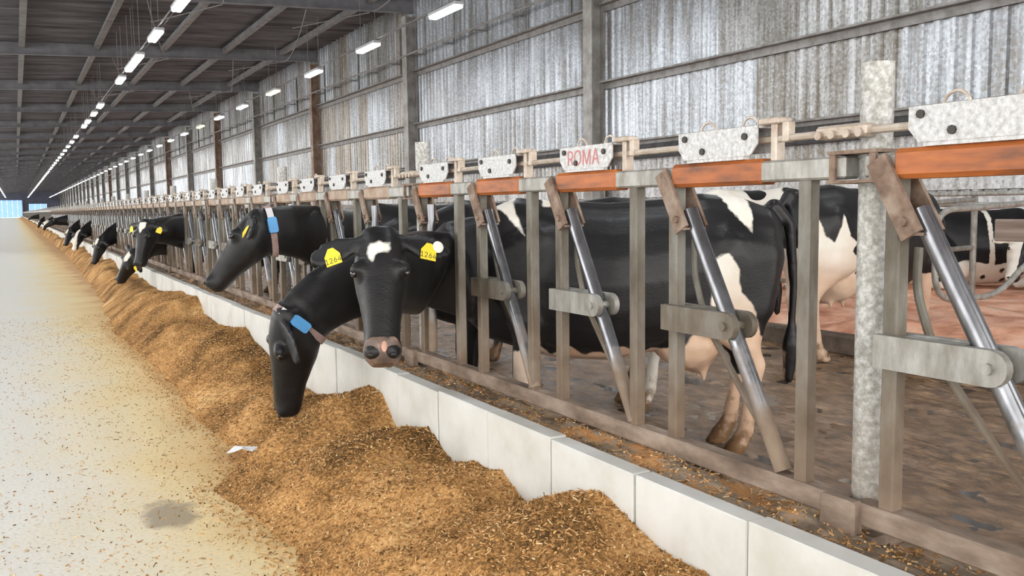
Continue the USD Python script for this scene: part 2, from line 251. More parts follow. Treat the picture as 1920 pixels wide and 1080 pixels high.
def copy_of(root, loc, rotz=0.0, label=None, group=None, cat=None, scale=None):
    was = root.GetCustomData()
    n = root.GetName(); n = n[:-4] if n[-4:-3] == '_' and n[-3:].isdigit() else n
    p = UsdGeom.Xform.Define(stage, path_for(n)).GetPrim()
    p.GetReferences().AddInternalReference(root.GetPath())
    x = UsdGeom.Xformable(p); x.ClearXformOpOrder()
    for a in ('xformOp:translate', 'xformOp:rotateZ', 'xformOp:scale'):
        pass
    x.AddTranslateOp(opSuffix='at').Set(Gf.Vec3d(*map(float, loc)))
    x.AddRotateZOp(opSuffix='at').Set(float(math.degrees(rotz)))
    if scale: x.AddScaleOp(opSuffix='at').Set(Gf.Vec3f(*([scale] * 3)))
    p.SetInstanceable(True)
    return tags(p, label or was.get('label'), cat or was.get('category'), group or was.get('group'))

# ================================================================== THE SETTING
YN, YF = -9.0, 330.0                         # near and far end of the barn
COLY = [18.3 + 11.65 * k for k in range(-2, 27)]
def roof_z(x): return 7.75 + 0.045 * x       # underside of the roof beams

fl = thing('floor', 'pale dusty concrete feed alley and wet brown cow alley floor', 'floor', kind='structure')
obj('feed_alley', MB().box((-14, YN, -0.3), (1.78, YF, 0.0)), 'alley_concrete', fl, label='pale concrete feed alley dusted with feed')
gx = np.linspace(1.9, 6.9, 170); gy = np.r_[np.linspace(YN, 0, 20), np.linspace(0.1, 12, 420), np.geomspace(12.1, YF, 90)]
GX, GY = np.meshgrid(gx, gy, indexing='ij')
GZ = 0.05 * (meshkit.fbm(np.stack([GX * 6, GY * 4, 0 * GX], -1), 5, 3) - 0.5) * np.clip((40 - GY) / 20, 0, 1) - 0.008
def grid_mesh(X, Y, Z):
    a, b = X.shape; i = np.arange(a * b).reshape(a, b)
    f = np.vstack([np.stack([i[:-1, :-1], i[1:, :-1], i[1:, 1:]], -1).reshape(-1, 3), np.stack([i[:-1, :-1], i[1:, 1:], i[:-1, 1:]], -1).reshape(-1, 3)])
    return trimesh.Trimesh(np.stack([X, Y, Z], -1).reshape(-1, 3), f, process=False)
obj('cow_alley', grid_mesh(GX, GY, GZ), 'wet_floor', fl, smooth=True, label='wet manure covered cow alley')

wat = plain('muddy_water', (0.055, 0.040, 0.030), 0.07, 0, 0.9)
WX, WY = np.meshgrid(np.linspace(1.95, 6.7, 60), np.linspace(0.3, 14, 120), indexing='ij')
obj('puddle_water', grid_mesh(WX, WY, -0.0165 + 0.0012 * (meshkit.fbm(np.stack([WX * 14, WY * 14, 0 * WX], -1), 2, 31) - 0.5)), 'muddy_water', fl, smooth=True, label='shiny puddles between the ridges of manure')

# feed kerb: white slabs with open joints, a dirty concrete cap behind them
kb = thing('feed_kerb', 'white concrete slab kerb carrying the feed fence', 'kerb', kind='structure')
ys = 1.77 + 0.524 * np.arange(-6, 60)
for k, y in enumerate(ys[:-1]):
    j = 0.003 * math.sin(k * 2.3)
    obj('slab', MB().box((1.752 + j, y + 0.0045, -0.02), (1.83, ys[k + 1] - 0.0045, 0.525 + 0.004 * math.sin(k * 1.7)), 0.004), 'slab_white', kb)
obj('slab_run', MB().box((1.755, ys[-1] + 0.006, -0.02), (1.83, YF, 0.525)), 'slab_white', kb, kind='stuff')
obj('slab_run', MB().box((1.755, YN, -0.02), (1.83, ys[0], 0.525)), 'slab_white', kb, kind='stuff')
cx = np.linspace(1.79, 2.22, 24); cy = np.r_[np.linspace(YN, 0, 20), np.linspace(0.03, 14, 420), np.geomspace(14.1, YF, 160)]
CX, CY = np.meshgrid(cx, cy, indexing='ij')
CZ = 0.495 + 0.12 * (meshkit.fbm(np.stack([CX * 9, CY * 4, 0 * CX], -1), 4, 11) - 0.42) * np.clip((30 - CY) / 20, 0.1, 1) * np.sin(np.pi * np.clip((CX - 1.79) / 0.43, 0.05, 0.95))
CZ[-1] = -0.02
obj('cap', grid_mesh(CX, CY, CZ), 'kerb_cap', kb, smooth=40, label='dirty kerb top strewn with feed crumbs')

# right wall: columns, girts, corrugated sheets
wr = thing('wall_right', 'tall corrugated galvanised steel side wall with steel columns', 'wall', kind='structure')
def corrugated(y0, y1, z0, z1, x=13.0, pitch=0.275, depth=0.045):
    n = max(1, round((y1 - y0) / pitch)); prof = []
    for k in range(n):
        a = y0 + (y1 - y0) * k / n; w = (y1 - y0) / n
        prof += [(a, 0), (a + 0.42 * w, 0), (a + 0.52 * w, -depth), (a + 0.9 * w, -depth)]
    prof.append((y1, 0)); P = np.array(prof)
    v = np.vstack([np.c_[x + P[:, 1], P[:, 0], np.full(len(P), z0)], np.c_[x + P[:, 1], P[:, 0], np.full(len(P), z1)]])
    m = len(P); i = np.arange(m - 1)
    f = np.vstack([np.c_[i, i + m, i + 1], np.c_[i + 1, i + m, i + m + 1]])
    back = v + [0.03, 0, 0]; f2 = f[:, ::-1] + 2 * m
    return np.vstack([v, back]), np.vstack([f, f2])
TIERS = [(2.95, 4.42), (4.47, 6.30), (6.35, 9.5)]
SHEET_END = COLY[5] + 0.1
for t, (z0, z1) in enumerate(TIERS):
    y = YN; k = 0
    while y < SHEET_END:
        w = 1.1; bay = int((y - COLY[0]) // 11.65)
        look = 'sheet_blue' if (bay in (2,) or (bay == 1 and y > 13) or (y < 9.5 and t == 0) or rng.random() < 0.12) else ('sheet_dusty' if (bay in (3, 5) and rng.random() < 0.7) or rng.random() < 0.1 else 'sheet_grey')
        if y > YN + 3:
            obj('sheet', MB().add(*corrugated(y + 0.004, y + w + 0.008, z0 - 0.02 - 0.02 * rng.random(), z1, 13.0 + 0.012 * (k % 2))), look, wr)
        else:
            obj('sheet', MB().add(*corrugated(y, y + w, z0, z1)), look, wr)
        y += w; k += 1
    obj('sheet_run', MB().add(*corrugated(y, YF, z0, z1, pitch=0.55)), 'sheet_grey' if t else 'sheet_blue', wr, kind='stuff')
lw = MB().add(*corrugated(YN, 80, 0.0, 2.52, x=13.12, pitch=0.2, depth=0.03)); obj('lower_cladding', lw, 'sheet_grey', wr)
obj('lower_cladding', MB().box((13.05, 80, 0), (13.15, YF, 2.52)), 'sheet_grey', wr)
obj('sill_beam', MB().box((12.86, YN, 2.52), (13.2, YF, 2.84)).box((12.80, YN, 2.52), (12.86, YF, 2.55)), 'dark_steel', wr, label='near-black strip standing for the dark gap under the wall sheets')  # added solid strip, coloured near black to stand for the dark gap here
for i in range(-2, 30):
    y0, y1 = COLY[0] + 11.65 * i + 0.2, COLY[0] + 11.65 * (i + 1) - 0.2
    if y1 < YN + 0.5 or y0 > YF: continue
    y0, y1 = max(y0, YN), min(y1, YF)
    for z in (2.93, 4.45, 6.33):
        obj('girt', MB().box((12.74, y0, z - 0.01), (12.93, y1, z + 0.03)).box((12.90, y0, z - 0.16), (12.93, y1, z)), 'girt_steel', wr)
for k, y in enumerate(COLY):
    obj('column', MB().box((12.55, y - 0.19, 0), (12.58, y + 0.19, 8.3)).box((12.58, y - 0.012, 0), (12.92, y + 0.012, 8.3)).box((12.92, y - 0.19, 0), (12.95, y + 0.19, 8.3)), 'column_rust' if k in (4, 6, 8, 13) else 'steel_column', wr)
obj('wall_pipe', MB().tube([(12.5, YN, 6.88), (12.5, YF, 6.88)], 0.035, 8), 'girt_steel', wr, label='long pipe on brackets along the upper wall')
for k in range(46):
    y = 8.0 + 2.33 * k
    if y < 110: obj('pipe_bracket', MB().box((12.5, y - 0.02, 6.8), (12.97, y + 0.02, 6.84)).box((12.93, y - 0.05, 6.35), (12.96, y + 0.05, 8.2)), 'girt_steel', wr)
for z in (1.28, 1.60): obj('wall_board', MB().box((12.98, 2, z), (13.04, 60, z + 0.24), 0.01), 'sheet_grey', wr)

# roof: ribbed deck, cross beams, purlins
ce = thing('ceiling', 'dark ribbed barn roof on grey cross beams and purlins', 'roof', kind='structure')
ye = np.arange(YN, YF + 0.3, 0.3); dz = np.tile([0, 0, 0.07, 0.07], len(ye))[:2 * len(ye)]
yy = np.repeat(ye, 2) + np.tile([0, 0.05], len(ye))
X0, X1 = -16.0, 13.3
V = np.vstack([np.c_[np.full(len(yy), X0), yy, roof_z(X0) + 0.62 + dz], np.c_[np.full(len(yy), X1), yy, roof_z(X1) + 0.62 + dz]]); m = len(yy); i = np.arange(m - 1)
Fd = np.vstack([np.c_[i, i + 1, i + m], np.c_[i + 1, i + m + 1, i + m]])
dm = trimesh.Trimesh(np.vstack([V, V + [0, 0, 0.05]]), np.vstack([Fd[:, ::-1], Fd + 2 * m]), process=False)
obj('roof_deck', dm, 'roof_deck', ce, label='dark stained ribbed roof sheeting')
for y in COLY:
    b = MB()
    b.hull([(x, y + s * 0.02, roof_z(x) + dz_) for x in (X0, X1 - 0.4) for s in (-1, 1) for dz_ in (0.12, 0.60)])
    b.hull([(x, y + s * 0.11, roof_z(x) + dz_) for x in (X0, X1 - 0.4) for s in (-1, 1) for dz_ in (0.10, 0.13)])
    obj('beam', b, 'roof_beam', ce)
PX_ = [-9.5, -7, -4.4, -2.0, 0.6, 3.35, 6.0, 8.6, 11.2]
for x in PX_:
    for k, (a, b_) in enumerate(zip(COLY[:-1], COLY[1:])):
        if k > 12: break
        z = roof_z(x) + 0.36
        obj('purlin', MB().box((x - 0.07, a + 0.1, z), (x + 0.07, b_ - 0.1, z + 0.2)).box((x - 0.11, a + 0.1, z - 0.012), (x + 0.11, b_ - 0.1, z)), 'purlin', ce)
    obj('purlin_run', MB().box((x - 0.07, COLY[13] + 0.1, roof_z(x) + 0.36), (x + 0.07, YF, roof_z(x) + 0.56)), 'purlin', ce, kind='stuff')
for k, (a, b_) in enumerate(zip(COLY[1:6], COLY[2:7])):     # slack bracing rods between the beams
    for x in (4.6, 9.7):
        z = roof_z(x)
        obj('brace_rod', MB().tube(curve([(x - 0.6, a + 0.3, z + 0.1), (x + 0.5, (a + b_) / 2, z - 0.28), (x + 1.6, b_ - 0.3, z + 0.1)], 10), 0.02, 6), 'purlin', ce)
        obj('brace_rod', MB().tube([(x + 1.7, a + 0.3, z + 0.2), (x, a + 4.2, z + 0.2)], 0.02, 6), 'purlin', ce)

# far end wall with pale blue curtain doors
wf = thing('wall_far', 'dark far end wall of the barn', 'wall', kind='structure')
def wall_piece(x0, x1, z0, z1): obj('panel', MB().box((x0, YF, z0), (x1, YF + 0.3, z1)), 'plaster', wf)
wall_piece(-14, -5.2, 0, 9.6); wall_piece(-5.2, 2.2, 5.7, 9.6); wall_piece(2.2, 4.0, 0, 9.6); wall_piece(4.0, 9.2, 4.5, 9.6); wall_piece(4.0, 9.2, 0, 1.0); wall_piece(9.2, 13.2, 0, 9.6)
d1 = thing('door_1', 'pale blue translucent curtain door at the far end of the alley', 'door', (0, YF + 0.12, 0), kind='structure')
for k in range(5):
    a = -5.2 + 7.4 / 5 * k; obj('curtain_strip', MB().box((a + 0.03, -0.02, 0.05), (a + 1.45, 0.02, 5.7)), 'blue_curtain', d1)
obj('door_jamb', MB().box((2.0, -0.4, 0), (2.25, -0.1, 5.7)), 'slab_white', d1)
d2 = thing('window_1', 'pale blue translucent window behind the far cow places', 'window', (0, YF + 0.12, 0), kind='structure')
for k in range(3):
    a = 4.0 + 5.2 / 3 * k; obj('pane', MB().box((a + 0.03, -0.02, 1.0), (a + 1.70, 0.02, 4.5)), 'blue_curtain', d2)
# low left wall, open above (out of frame)
obj('wall_left', MB().box((-14.2, YN, 0), (-14, YF, 1.1)), 'slab_white', label='low white wall of the open left side', cat='wall', kind='structure')

# ================================================================== LAMPS
def lamp(y, x, z, look, label, group=None, first={}):
    key = look
    if key not in first:
        t = thing('strip_lamp', label, 'lamp', (x, y, z), group=group)
        obj('housing', MB().box((-0.12, -0.76, 0.0), (0.12, 0.76, 0.09), 0.015), 'lamp_housing', t)
        obj('diffuser', MB().box((-0.105, -0.74, -0.06), (0.105, 0.74, 0.0), 0.02), look, t, label='glowing diffuser')
        first[key] = t
        obj('hanger', MB().tube([(0, -0.6, 0.09), (0, -0.6, 1.75)], 0.008, 5), 'purlin', t); obj('hanger', MB().tube([(0, 0.6, 0.09), (0, 0.6, 1.75)], 0.008, 5), 'purlin', t)
        return t
    return copy_of(first[key], (x, y, z), 0, label, group, 'lamp')
RY = [19.26, 24.51, 29.84, 35.27, 40.72, 45.83, 50.94] + [56.2 + 5.3 * k for k in range(46)]
CYL = [21.1, 25.25, 29.2, 31.0, 34.15, 42.65, 46.2, 50.2, 52.9, 60.3, 64.9, 69.5] + [74.1 + 4.6 * k for k in range(49)]
LYL = [10 + 5.3 * k for k in range(55)]
ordn = ['nearest', 'second', 'third', 'fourth', 'fifth', 'sixth', 'seventh']
for k, y in enumerate([3.4, 8.6, 13.9] + RY):
    j = k - 3
    if j == 3: lamp(y, 9.15, 6.06, 'lamp_warm', 'orange glowing strip lamp in the row along the steel wall')
    elif j == 6: lamp(y, 9.15, 6.06, 'lamp_yellow', 'dim yellow strip lamp in the row along the steel wall')
    elif 0 <= j < 6: lamp(y, 9.15, 6.06, 'lamp_white', f'{ordn[j]} strip lamp in view of the row along the steel wall, counting from the right')
    else: lamp(y, 9.15, 6.06, 'lamp_white', 'white strip lamp far down the row along the steel wall', 'far lamps along the steel wall')
for k, y in enumerate([3.0, 7.5, 12.0, 16.5] + CYL):
    j = k - 4
    if j == 6: lamp(y, 3.5, 6.06, 'lamp_warm', 'orange tinted strip lamp in the row over the feed fence')
    elif 0 <= j < 6: lamp(y, 3.5, 6.06, 'lamp_white', f'{ordn[j]} white strip lamp from the top of the row over the feed fence')
    else: lamp(y, 3.5, 6.06, 'lamp_white', 'white strip lamp far down the row over the feed fence', 'far lamps over the feed fence')
for y in [2.5, 6] + LYL: lamp(y, -2.25, 6.06, 'lamp_white', 'white strip lamp in the row at the left edge of the picture', 'lamps of the left row')
for x, t in ((9.15, 'steel conduit carrying the lamps along the steel wall'), (3.5, 'steel conduit carrying the lamps over the feed fence'), (-2.25, 'steel conduit carrying the left row of lamps')):
    obj('lamp_conduit', MB().tube([(x, YN + 1, 6.20), (x, YF - 2, 6.20)], 0.022, 6).tube([(x + 0.12, YN + 1, 6.23), (x + 0.12, YF - 2, 6.23)], 0.012, 6), 'purlin', label=t, cat='conduit')

# ================================================================== FEED FENCE (self-locking headlocks)
FX, PITCH, Y0 = 2.0, 3.055, 1.61
HINGE, PLAIN = (0.76, 1.50, 2.23, 2.94), (0.18, 0.985, 1.74, 2.48)
def stadium(y0, y1, z, h, x0, x1):
    """a flat bar with one rounded end, towards y0"""
    r = h / 2; th = np.linspace(np.pi / 2, 3 * np.pi / 2, 9)
    prof = [(y0 + r + r * np.cos(t), z + r * np.sin(t)) for t in th] + [(y1, z - r), (y1, z + r)]
    return [(x, y, zz) for x in (x0, x1) for y, zz in prof]
def fence_panel(label, loc, closed=(), text=None, group=None, detail=True, channel='orange_paint'):
    t = thing('feed_fence_panel', label, 'feed fence', loc, group=group)
    L = PITCH - 0.03
    obj('top_rail', MB().box((-0.032, 0.03, 1.485), (0.032, L, 1.547), 0.006), 'galv', t)
    obj('bottom_rail', MB().box((-0.033, 0.02, 0.535), (0.033, L + 0.01, 0.60), 0.006), 'dirty_rail', t, label='manure stained bottom rail')
    if detail: obj('operating_rod', MB().tube([(-0.005, 0.0, 1.612), (-0.005, L + 0.03, 1.612)], 0.011, 8), 'rod', t, smooth=40)
    for y in PLAIN:
        obj('stud', MB().box((-0.0225, y - 0.0225, 0.58), (0.0225, y + 0.0225, 1.49), 0.005), 'stud', t)
    for k, y in enumerate(HINGE):
        obj('stud', MB().box((-0.0225, y - 0.0225, 0.58), (0.0225, y + 0.0225, 1.49), 0.005), 'stud', t)
        hb = MB()
        for sx in (-0.043, 0.043):
            hb.bar((sx, y + 0.035, 1.53), (sx, y - 0.075, 1.335), 0.062, 0.012, up=(1, 0, 0))
        hb.tube([(-0.06, y - 0.055, 1.37), (0.06, y - 0.055, 1.37)], 0.012, 8).box((-0.045, y - 0.095, 1.335), (0.045, y - 0.055, 1.343))
        obj('hinge_bracket', hb, 'rusty', t)
        ae = 0.15 if k in closed else 0.335
        arm = MB().hull(stadium(y - ae, y + 0.026, 1.03, 0.088, -0.052, -0.027)); arm.hull(stadium(y - ae, y + 0.026, 1.03, 0.088, 0.027, 0.052))
        arm.box((-0.03, y - ae * 0.6, 1.045), (0.03, y - 0.02, 1.07)); arm.tube([(-0.062, y - ae + 0.045, 1.03), (0.062, y - ae + 0.045, 1.03)], 0.014, 8)
        obj('arm', arm, 'galv' if k % 2 else 'stud', t, smooth=30)
        if k in closed:
            lv = MB().tube([(0, y - 0.105, 1.44), (0, y - 0.10, 1.03), (0, y - 0.095, 0.62)], 0.024, 12)
        else:
            lv = MB().tube(fillet([(0, y - 0.065, 1.40), (0, y - 0.27, 1.03), (0, y - 0.50, 0.605)], 0.2), 0.0265, 14)
        obj('lever', lv, 'polished', t, smooth=40, label='worn shiny steel lever')
        if k not in closed: obj('lever_rod', MB().tube(fillet([(0.062, y - 0.02, 1.30), (0.062, y - 0.015, 1.19), (0.062, y - 0.075, 1.02), (0.062, y - 0.31, 0.74), (0.03, y - 0.50, 0.612)], 0.08), 0.0115, 8), 'stud', t, smooth=40)
        obj('rust_channel', MB().box((-0.038, y - 0.43, 1.478), (0.038, y - 0.005, 1.556), 0.012), channel, t, label='orange painted rusty channel' if channel == 'orange_paint' else None)
        ya, yb = y - 0.415, y - 0.055
        lp = MB().hull([(x, yy_, zz) for x in (-0.043, -0.037) for yy_, zz in ((ya, 1.655), (yb, 1.655), (yb, 1.60), (yb - 0.03, 1.566), (ya + 0.03, 1.566), (ya, 1.60))])
        lp.box((-0.04, ya, 1.648), (0.035, yb, 1.655)); lp.box((0.03, ya, 1.575), (0.036, yb, 1.655)); lp.box((-0.04, ya + 0.06, 1.556), (-0.02, yb - 0.04, 1.567))
        p = obj('lock_plate', lp, 'galv_plate', t, label='galvanised lock plate')
        if detail:
            for q in (ya + 0.07, yb - 0.10):
                th = np.linspace(0, np.pi, 9); obj('loop', MB().tube(np.c_[np.zeros(9), q + 0.035 * np.cos(th), 1.652 + 0.035 * np.sin(th)], 0.0045, 6), 'rod', p)
            for q, z in ((ya + 0.05, 1.625), (yb - 0.035, 1.635), (yb - 0.12, 1.59)):
                obj('bolt', MB().tube([(-0.05, q, z), (-0.036, q, z)], 0.011, 8), 'dark_bolt', p)
            if text and k == text[0]:
                tm = meshkit.text_mesh(text[1], 0.058, 0.001); tm.apply_scale([0.95, 1, 1])
                w = tm.extents[0]; v = np.array(tm.vertices); v[:, 0] -= v[:, 0].min()
                wv = np.c_[-0.0435 - v[:, 2], yb - 0.06 - v[:, 0], 1.582 + v[:, 1]]
                obj('marking', trimesh.Trimesh(wv, tm.faces, process=False), 'graffiti', p, label='faded red hand lettering')
            rb = MB().box((-0.02, ya - 0.055, 1.545), (0.02, ya - 0.03, 1.66), 0.004).box((-0.03, ya - 0.07, 1.655), (0.03, ya + 0.01, 1.675), 0.004).box((-0.02, ya - 0.10, 1.60), (0.012, ya - 0.075, 1.66), 0.003)
            obj('rod_bracket', rb, 'rod', t)
    return t
fence_panel('nearest feed fence panel at the right edge with the largest orange channel', (FX, Y0 - PITCH, 0))
fence_panel('feed fence panel with a red lettered lock plate beside the black cow facing the camera', (FX, Y0, 0), closed=(3,), text=(1, 'ROMA'))
fence_panel('feed fence panel where the cow with head down in the feed reaches through', (FX, Y0 + PITCH, 0), closed=(0, 2), channel='dusty_channel')
FAR = fence_panel('feed fence panel behind the collared cow looking left', (FX, Y0 + 2 * PITCH, 0), channel='dusty_channel')
for k in range(3, 20):
    copy_of(FAR, (FX, Y0 + k * PITCH, 0), 0, 'galvanised headlock feed fence panel receding along the cow heads' if k > 4 else f'{"first" if k == 3 else "second"} feed fence panel beyond the collared cow', 'receding feed fence panels' if k > 4 else None)
fp = thing('feed_fence_panel', 'distant galvanised feed fence panel near the end of the barn', 'feed fence', (FX, Y0 + 20 * PITCH, 0), group='distant feed fence panels')
obj('rail', MB().box((-0.04, 0.03, 1.485), (0.04, PITCH, 1.56)).box((-0.04, 0.03, 0.535), (0.04, PITCH, 0.60)).box((-0.04, 0.3, 1.57), (0.04, 0.7, 1.65)).box((-0.04, 1.05, 1.57), (0.04, 1.45, 1.65)).box((-0.04, 1.8, 1.57), (0.04, 2.2, 1.65)).box((-0.04, 2.5, 1.57), (0.04, 2.9, 1.65)), 'galv', fp)
sb = MB()
for y in HINGE + PLAIN: sb.box((-0.024, y - 0.024, 0.58), (0.024, y + 0.024, 1.49))
for y in HINGE: sb.bar((0, y - 0.065, 1.42), (0, y - 0.5, 0.6), 0.05, 0.05)
obj('stud', sb, 'stud', fp, kind='stuff')
for k in range(21, 105): copy_of(fp, (FX, Y0 + k * PITCH, 0))
# round posts
pt = None
for k in range(0, 105):
    y = Y0 + k * PITCH
    lab = {0: 'large round galvanised post at the right of the feed fence', 1: 'round fence post behind the head of the cow facing the camera', 2: 'round fence post above the back of the collared cow'}.get(k, 'short round post top standing above the receding feed fence')
    grp = None if k < 3 else 'receding fence posts'
    if pt is None:
        pt = thing('fence_post', lab, 'post', (FX + 0.02, y, 0.46))
        th = np.linspace(0, 2 * np.pi, 24, endpoint=False)
        prof = trimesh.creation.annulus(0.037, 0.043, 1.335, sections=32); prof.apply_translation([0.035, 0, 0.6675])
        obj('pipe', prof, 'galv_post', pt, smooth=40)
        obj('cap', MB().tube([(0.035, 0, 1.31), (0.035, 0, 1.325)], 0.037, 20), 'dirty_rail', pt, label='rusty dirt filled pipe end')
        obj('base_plate', MB().box((-0.05, -0.09, 0.0), (0.12, 0.09, 0.05), 0.01), 'dirty_rail', pt)
        cb = MB().box((-0.062, -0.075, 1.015), (-0.052, -0.055, 1.10)).box((-0.062, 0.055, 1.015), (-0.052, 0.075, 1.10)).box((-0.066, -0.08, 1.09), (0.09, 0.08, 1.10)).box((-0.066, -0.08, 1.012), (0.09, 0.08, 1.02))
        obj('rail_clamp', cb, 'rusty', pt)
        cl = MB().box((-0.055, -0.035, 1.135), (0.0, 0.135, 1.172), 0.008)
        for q in (-0.02, 0.02, 0.07, 0.115): cl.tube([(-0.065, q, 1.145), (-0.055, q, 1.145)], 0.012, 8)
        obj('rod_sleeve', cl, 'rod', pt)
        obj('foot_block', MB().box((-0.085, -0.05, 0.045), (-0.04, 0.07, 0.145), 0.008), 'dirty_rail', pt)
    else: copy_of(pt, (FX + 0.02, y, 0.46), 0, lab, grp)

# ================================================================== FEED HEAP
hk_y = np.array([0.3, 1.0, 1.5, 1.92, 2.15, 2.3, 2.47, 2.59, 2.75, 2.93, 3.01, 3.12, 3.22, 3.42, 3.69, 3.81, 3.97, 4.14, 4.36, 4.47, 4.63, 4.85, 5.18, 5.51, 5.75, 6.3, 7.0, 7.26, 7.67, 7.91, 8.47, 9.51, 9.96, 10.4, 11.32, 13.4, 15.6])
hk_z = np.array([0.30, 0.33, 0.27, 0.30, 0.32, 0.36, 0.40, 0.37, 0.30, 0.22, 0.21, 0.25, 0.29, 0.27, 0.21, 0.25, 0.33, 0.29, 0.20, 0.27, 0.37, 0.37, 0.28, 0.20, 0.14, 0.12, 0.2, 0.25, 0.28, 0.36, 0.30, 0.26, 0.29, 0.45, 0.42, 0.28, 0.33])
ed_y = np.array([0.3, 2.0, 3.29, 3.56, 4.14, 4.55, 4.80, 5.12, 5.77, 6.13, 7.1, 8.46, 9.95, 11.18, 13.28, 15.84, 21.3, 32, 47, 105, 330])
ed_x = np.array([0.80, 0.84, 0.87, 0.93, 0.84, 0.77, 0.92, 1.06, 1.03, 0.99, 1.04, 1.02, 1.0, 0.94, 1.02, 1.13, 1.25, 1.38, 1.42, 1.42, 1.42])
def heap_height(x, y):
    far = 0.10 + 0.42 * meshkit.fbm(np.stack([0 * y, y * 0.8, 0 * y], -1), 3, 5)
    H = np.where(y < 15.5, np.interp(y, hk_y, hk_z), far)
    e = np.interp(y, ed_y, ed_x) + 0.10 * (meshkit.fbm(np.stack([0 * y, y * 2.2, 0 * y + 9], -1), 4, 6) - 0.5)
    s = np.clip((x - e) / (1.76 - e), 0, 1)
    core = np.where(s < 0.72, np.sin(np.clip(s / 0.72, 0, 1) * np.pi / 2) ** 1.15, 1.0)
    H2 = 0.30 + 0.55 * (H - 0.30) * np.clip((s - 0.15) / 0.85, 0, 1) ** 1.2 + 0.45 * (H - 0.30)      # the crests and dips sharpen towards the kerb
    h = H2 * core
    h += 0.13 * (meshkit.fbm(np.stack([x * 4.6, y * 3.6, 0 * x], -1), 4, 8) - 0.5) * np.minimum(1, s * 3) * np.clip(1.15 - 0.7 * s, 0.2, 1)
    h += 0.030 * (meshkit.fbm(np.stack([x * 30, y * 30, 0 * x], -1), 3, 9) - 0.5) * np.minimum(1, s * 6) * np.clip((14 - y) / 6, 0.2, 1)
    h -= 0.11 * np.exp(-((x - 1.36) / 0.20) ** 2 - ((y - 5.12) / 0.26) ** 2) * np.minimum(1, s * 3)      # hollow eaten out under the feeding cow
    return np.where(s > 0, np.maximum(h, 0.01), -0.02), s
hp = thing('feed_heap', 'long brown heap of chopped silage feed lying against the white kerb', 'feed', kind='stuff')
hx = np.linspace(0.62, 1.757, 76); hy = np.r_[np.arange(0.3, 8, 0.016), np.arange(8, 18, 0.03), np.geomspace(18, 325, 800)]
HX, HY = np.meshgrid(hx, hy, indexing='ij'); HZ, HS = heap_height(HX, HY)
obj('heap', grid_mesh(HX, HY, HZ), 'feed', hp, smooth=True, kind='stuff')
flakes = UsdGeom.PointInstancer.Define(stage, hp.GetPath().pathString + '/chopped_stalks')
pr = []
for k, (l, w, tk) in enumerate(((0.012, 0.003, 0.0012), (0.008, 0.004, 0.002), (0.020, 0.0022, 0.0012), (0.006, 0.0045, 0.003))):
    mb = MB().bar((-l / 2, 0, 0), (l / 2, 0, 0.1 * l), w, tk)
    m_ = usdkit.mesh(stage, flakes.GetPath().pathString + f'/stalk_{k}' if k else flakes.GetPath().pathString + '/stalk', mb.mesh(), LOOKS['flake']); pr.append(m_.GetPath())
flakes.CreatePrototypesRel().SetTargets(pr)
N = 52000
fy = 1.0 + 11.5 * rng.random(N) ** 1.7; fx = np.interp(fy, ed_y, ed_x) - 0.12 + (1.88 - np.interp(fy, ed_y, ed_x)) * rng.random(N) ** 0.9
fx = np.minimum(fx, 1.75); fz, fs = heap_height(fx, fy); fz = np.where(fs > 0, fz, 0.0) + 0.002
stray = (fs <= 0) & (rng.random(N) < 0.6); keep = ~stray
N2 = 9000; sy = 1.5 + 12 * rng.random(N2) ** 1.4; sx = np.interp(sy, ed_y, ed_x) + 0.06 - 1.4 * rng.random(N2) ** 3.2
N3 = 9000; ky = 0.6 + 11 * rng.random(N3) ** 1.6; kx = 1.80 + 0.4 * rng.random(N3)
kz = 0.495 + 0.12 * (meshkit.fbm(np.stack([kx * 9, ky * 4, 0 * kx], -1), 4, 11) - 0.42) * np.sin(np.pi * np.clip((kx - 1.79) / 0.43, 0.05, 0.95)) + 0.002
px_, py_, pz_ = np.r_[fx[keep], sx, kx], np.r_[fy[keep], sy, ky], np.r_[fz[keep], 0 * sx + 0.002, kz]
n = len(px_); q = rng.normal(size=(n, 4)) * [1, 0.3, 0.3, 1.2]; q /= np.linalg.norm(q, axis=1)[:, None]
flakes.CreatePositionsAttr(Vt.Vec3fArray.FromNumpy(np.stack([px_, py_, pz_], 1).astype(np.float32)))
flakes.CreateProtoIndicesAttr(Vt.IntArray.FromNumpy(rng.integers(0, 4, n).astype(np.int32)))
flakes.CreateOrientationsAttr(Vt.QuathArray([Gf.Quath(float(a), float(b), float(c), float(d)) for a, b, c, d in q]))
sc = (0.7 + 0.9 * rng.random(n)).astype(np.float32); flakes.CreateScalesAttr(Vt.Vec3fArray.FromNumpy(np.stack([sc] * 3, 1)))
tags(flakes.GetPrim(), kind='stuff')

# a scrap of white paper at the edge of the feed
pp = np.array([(0, 0, 0.004), (0.045, 0.03, 0.022), (0.10, 0.035, 0.010), (0.145, -0.01, 0.016), (0.12, -0.055, 0.006), (0.06, -0.035, 0.026), (0.03, -0.02, 0.012)])
ctr = pp.mean(0) + [0, 0, 0.012]; pp = pp * [1.25, 1.5, 1.3]; ctr = pp.mean(0) + [0, 0, 0.014]; pv = np.vstack([pp, [ctr], pp + [0, 0, 0.003], [ctr + [0, 0, 0.003]]])
pf = [[i, (i + 1) % 7, 7] for i in range(7)]; pf = [[b, a, c] for a, b, c in pf] + [[a + 8, b + 8, c + 8] for a, b, c in pf] + sum([[[i, (i + 1) % 7, i + 8], [(i + 1) % 7, (i + 1) % 7 + 8, i + 8]] for i in range(7)], [])
obj('paper_scrap', trimesh.Trimesh(pv, pf, process=False), 'paper', label='crumpled white paper scrap lying at the edge of the feed', cat='paper', loc=(0.97, 5.06, 0.035))

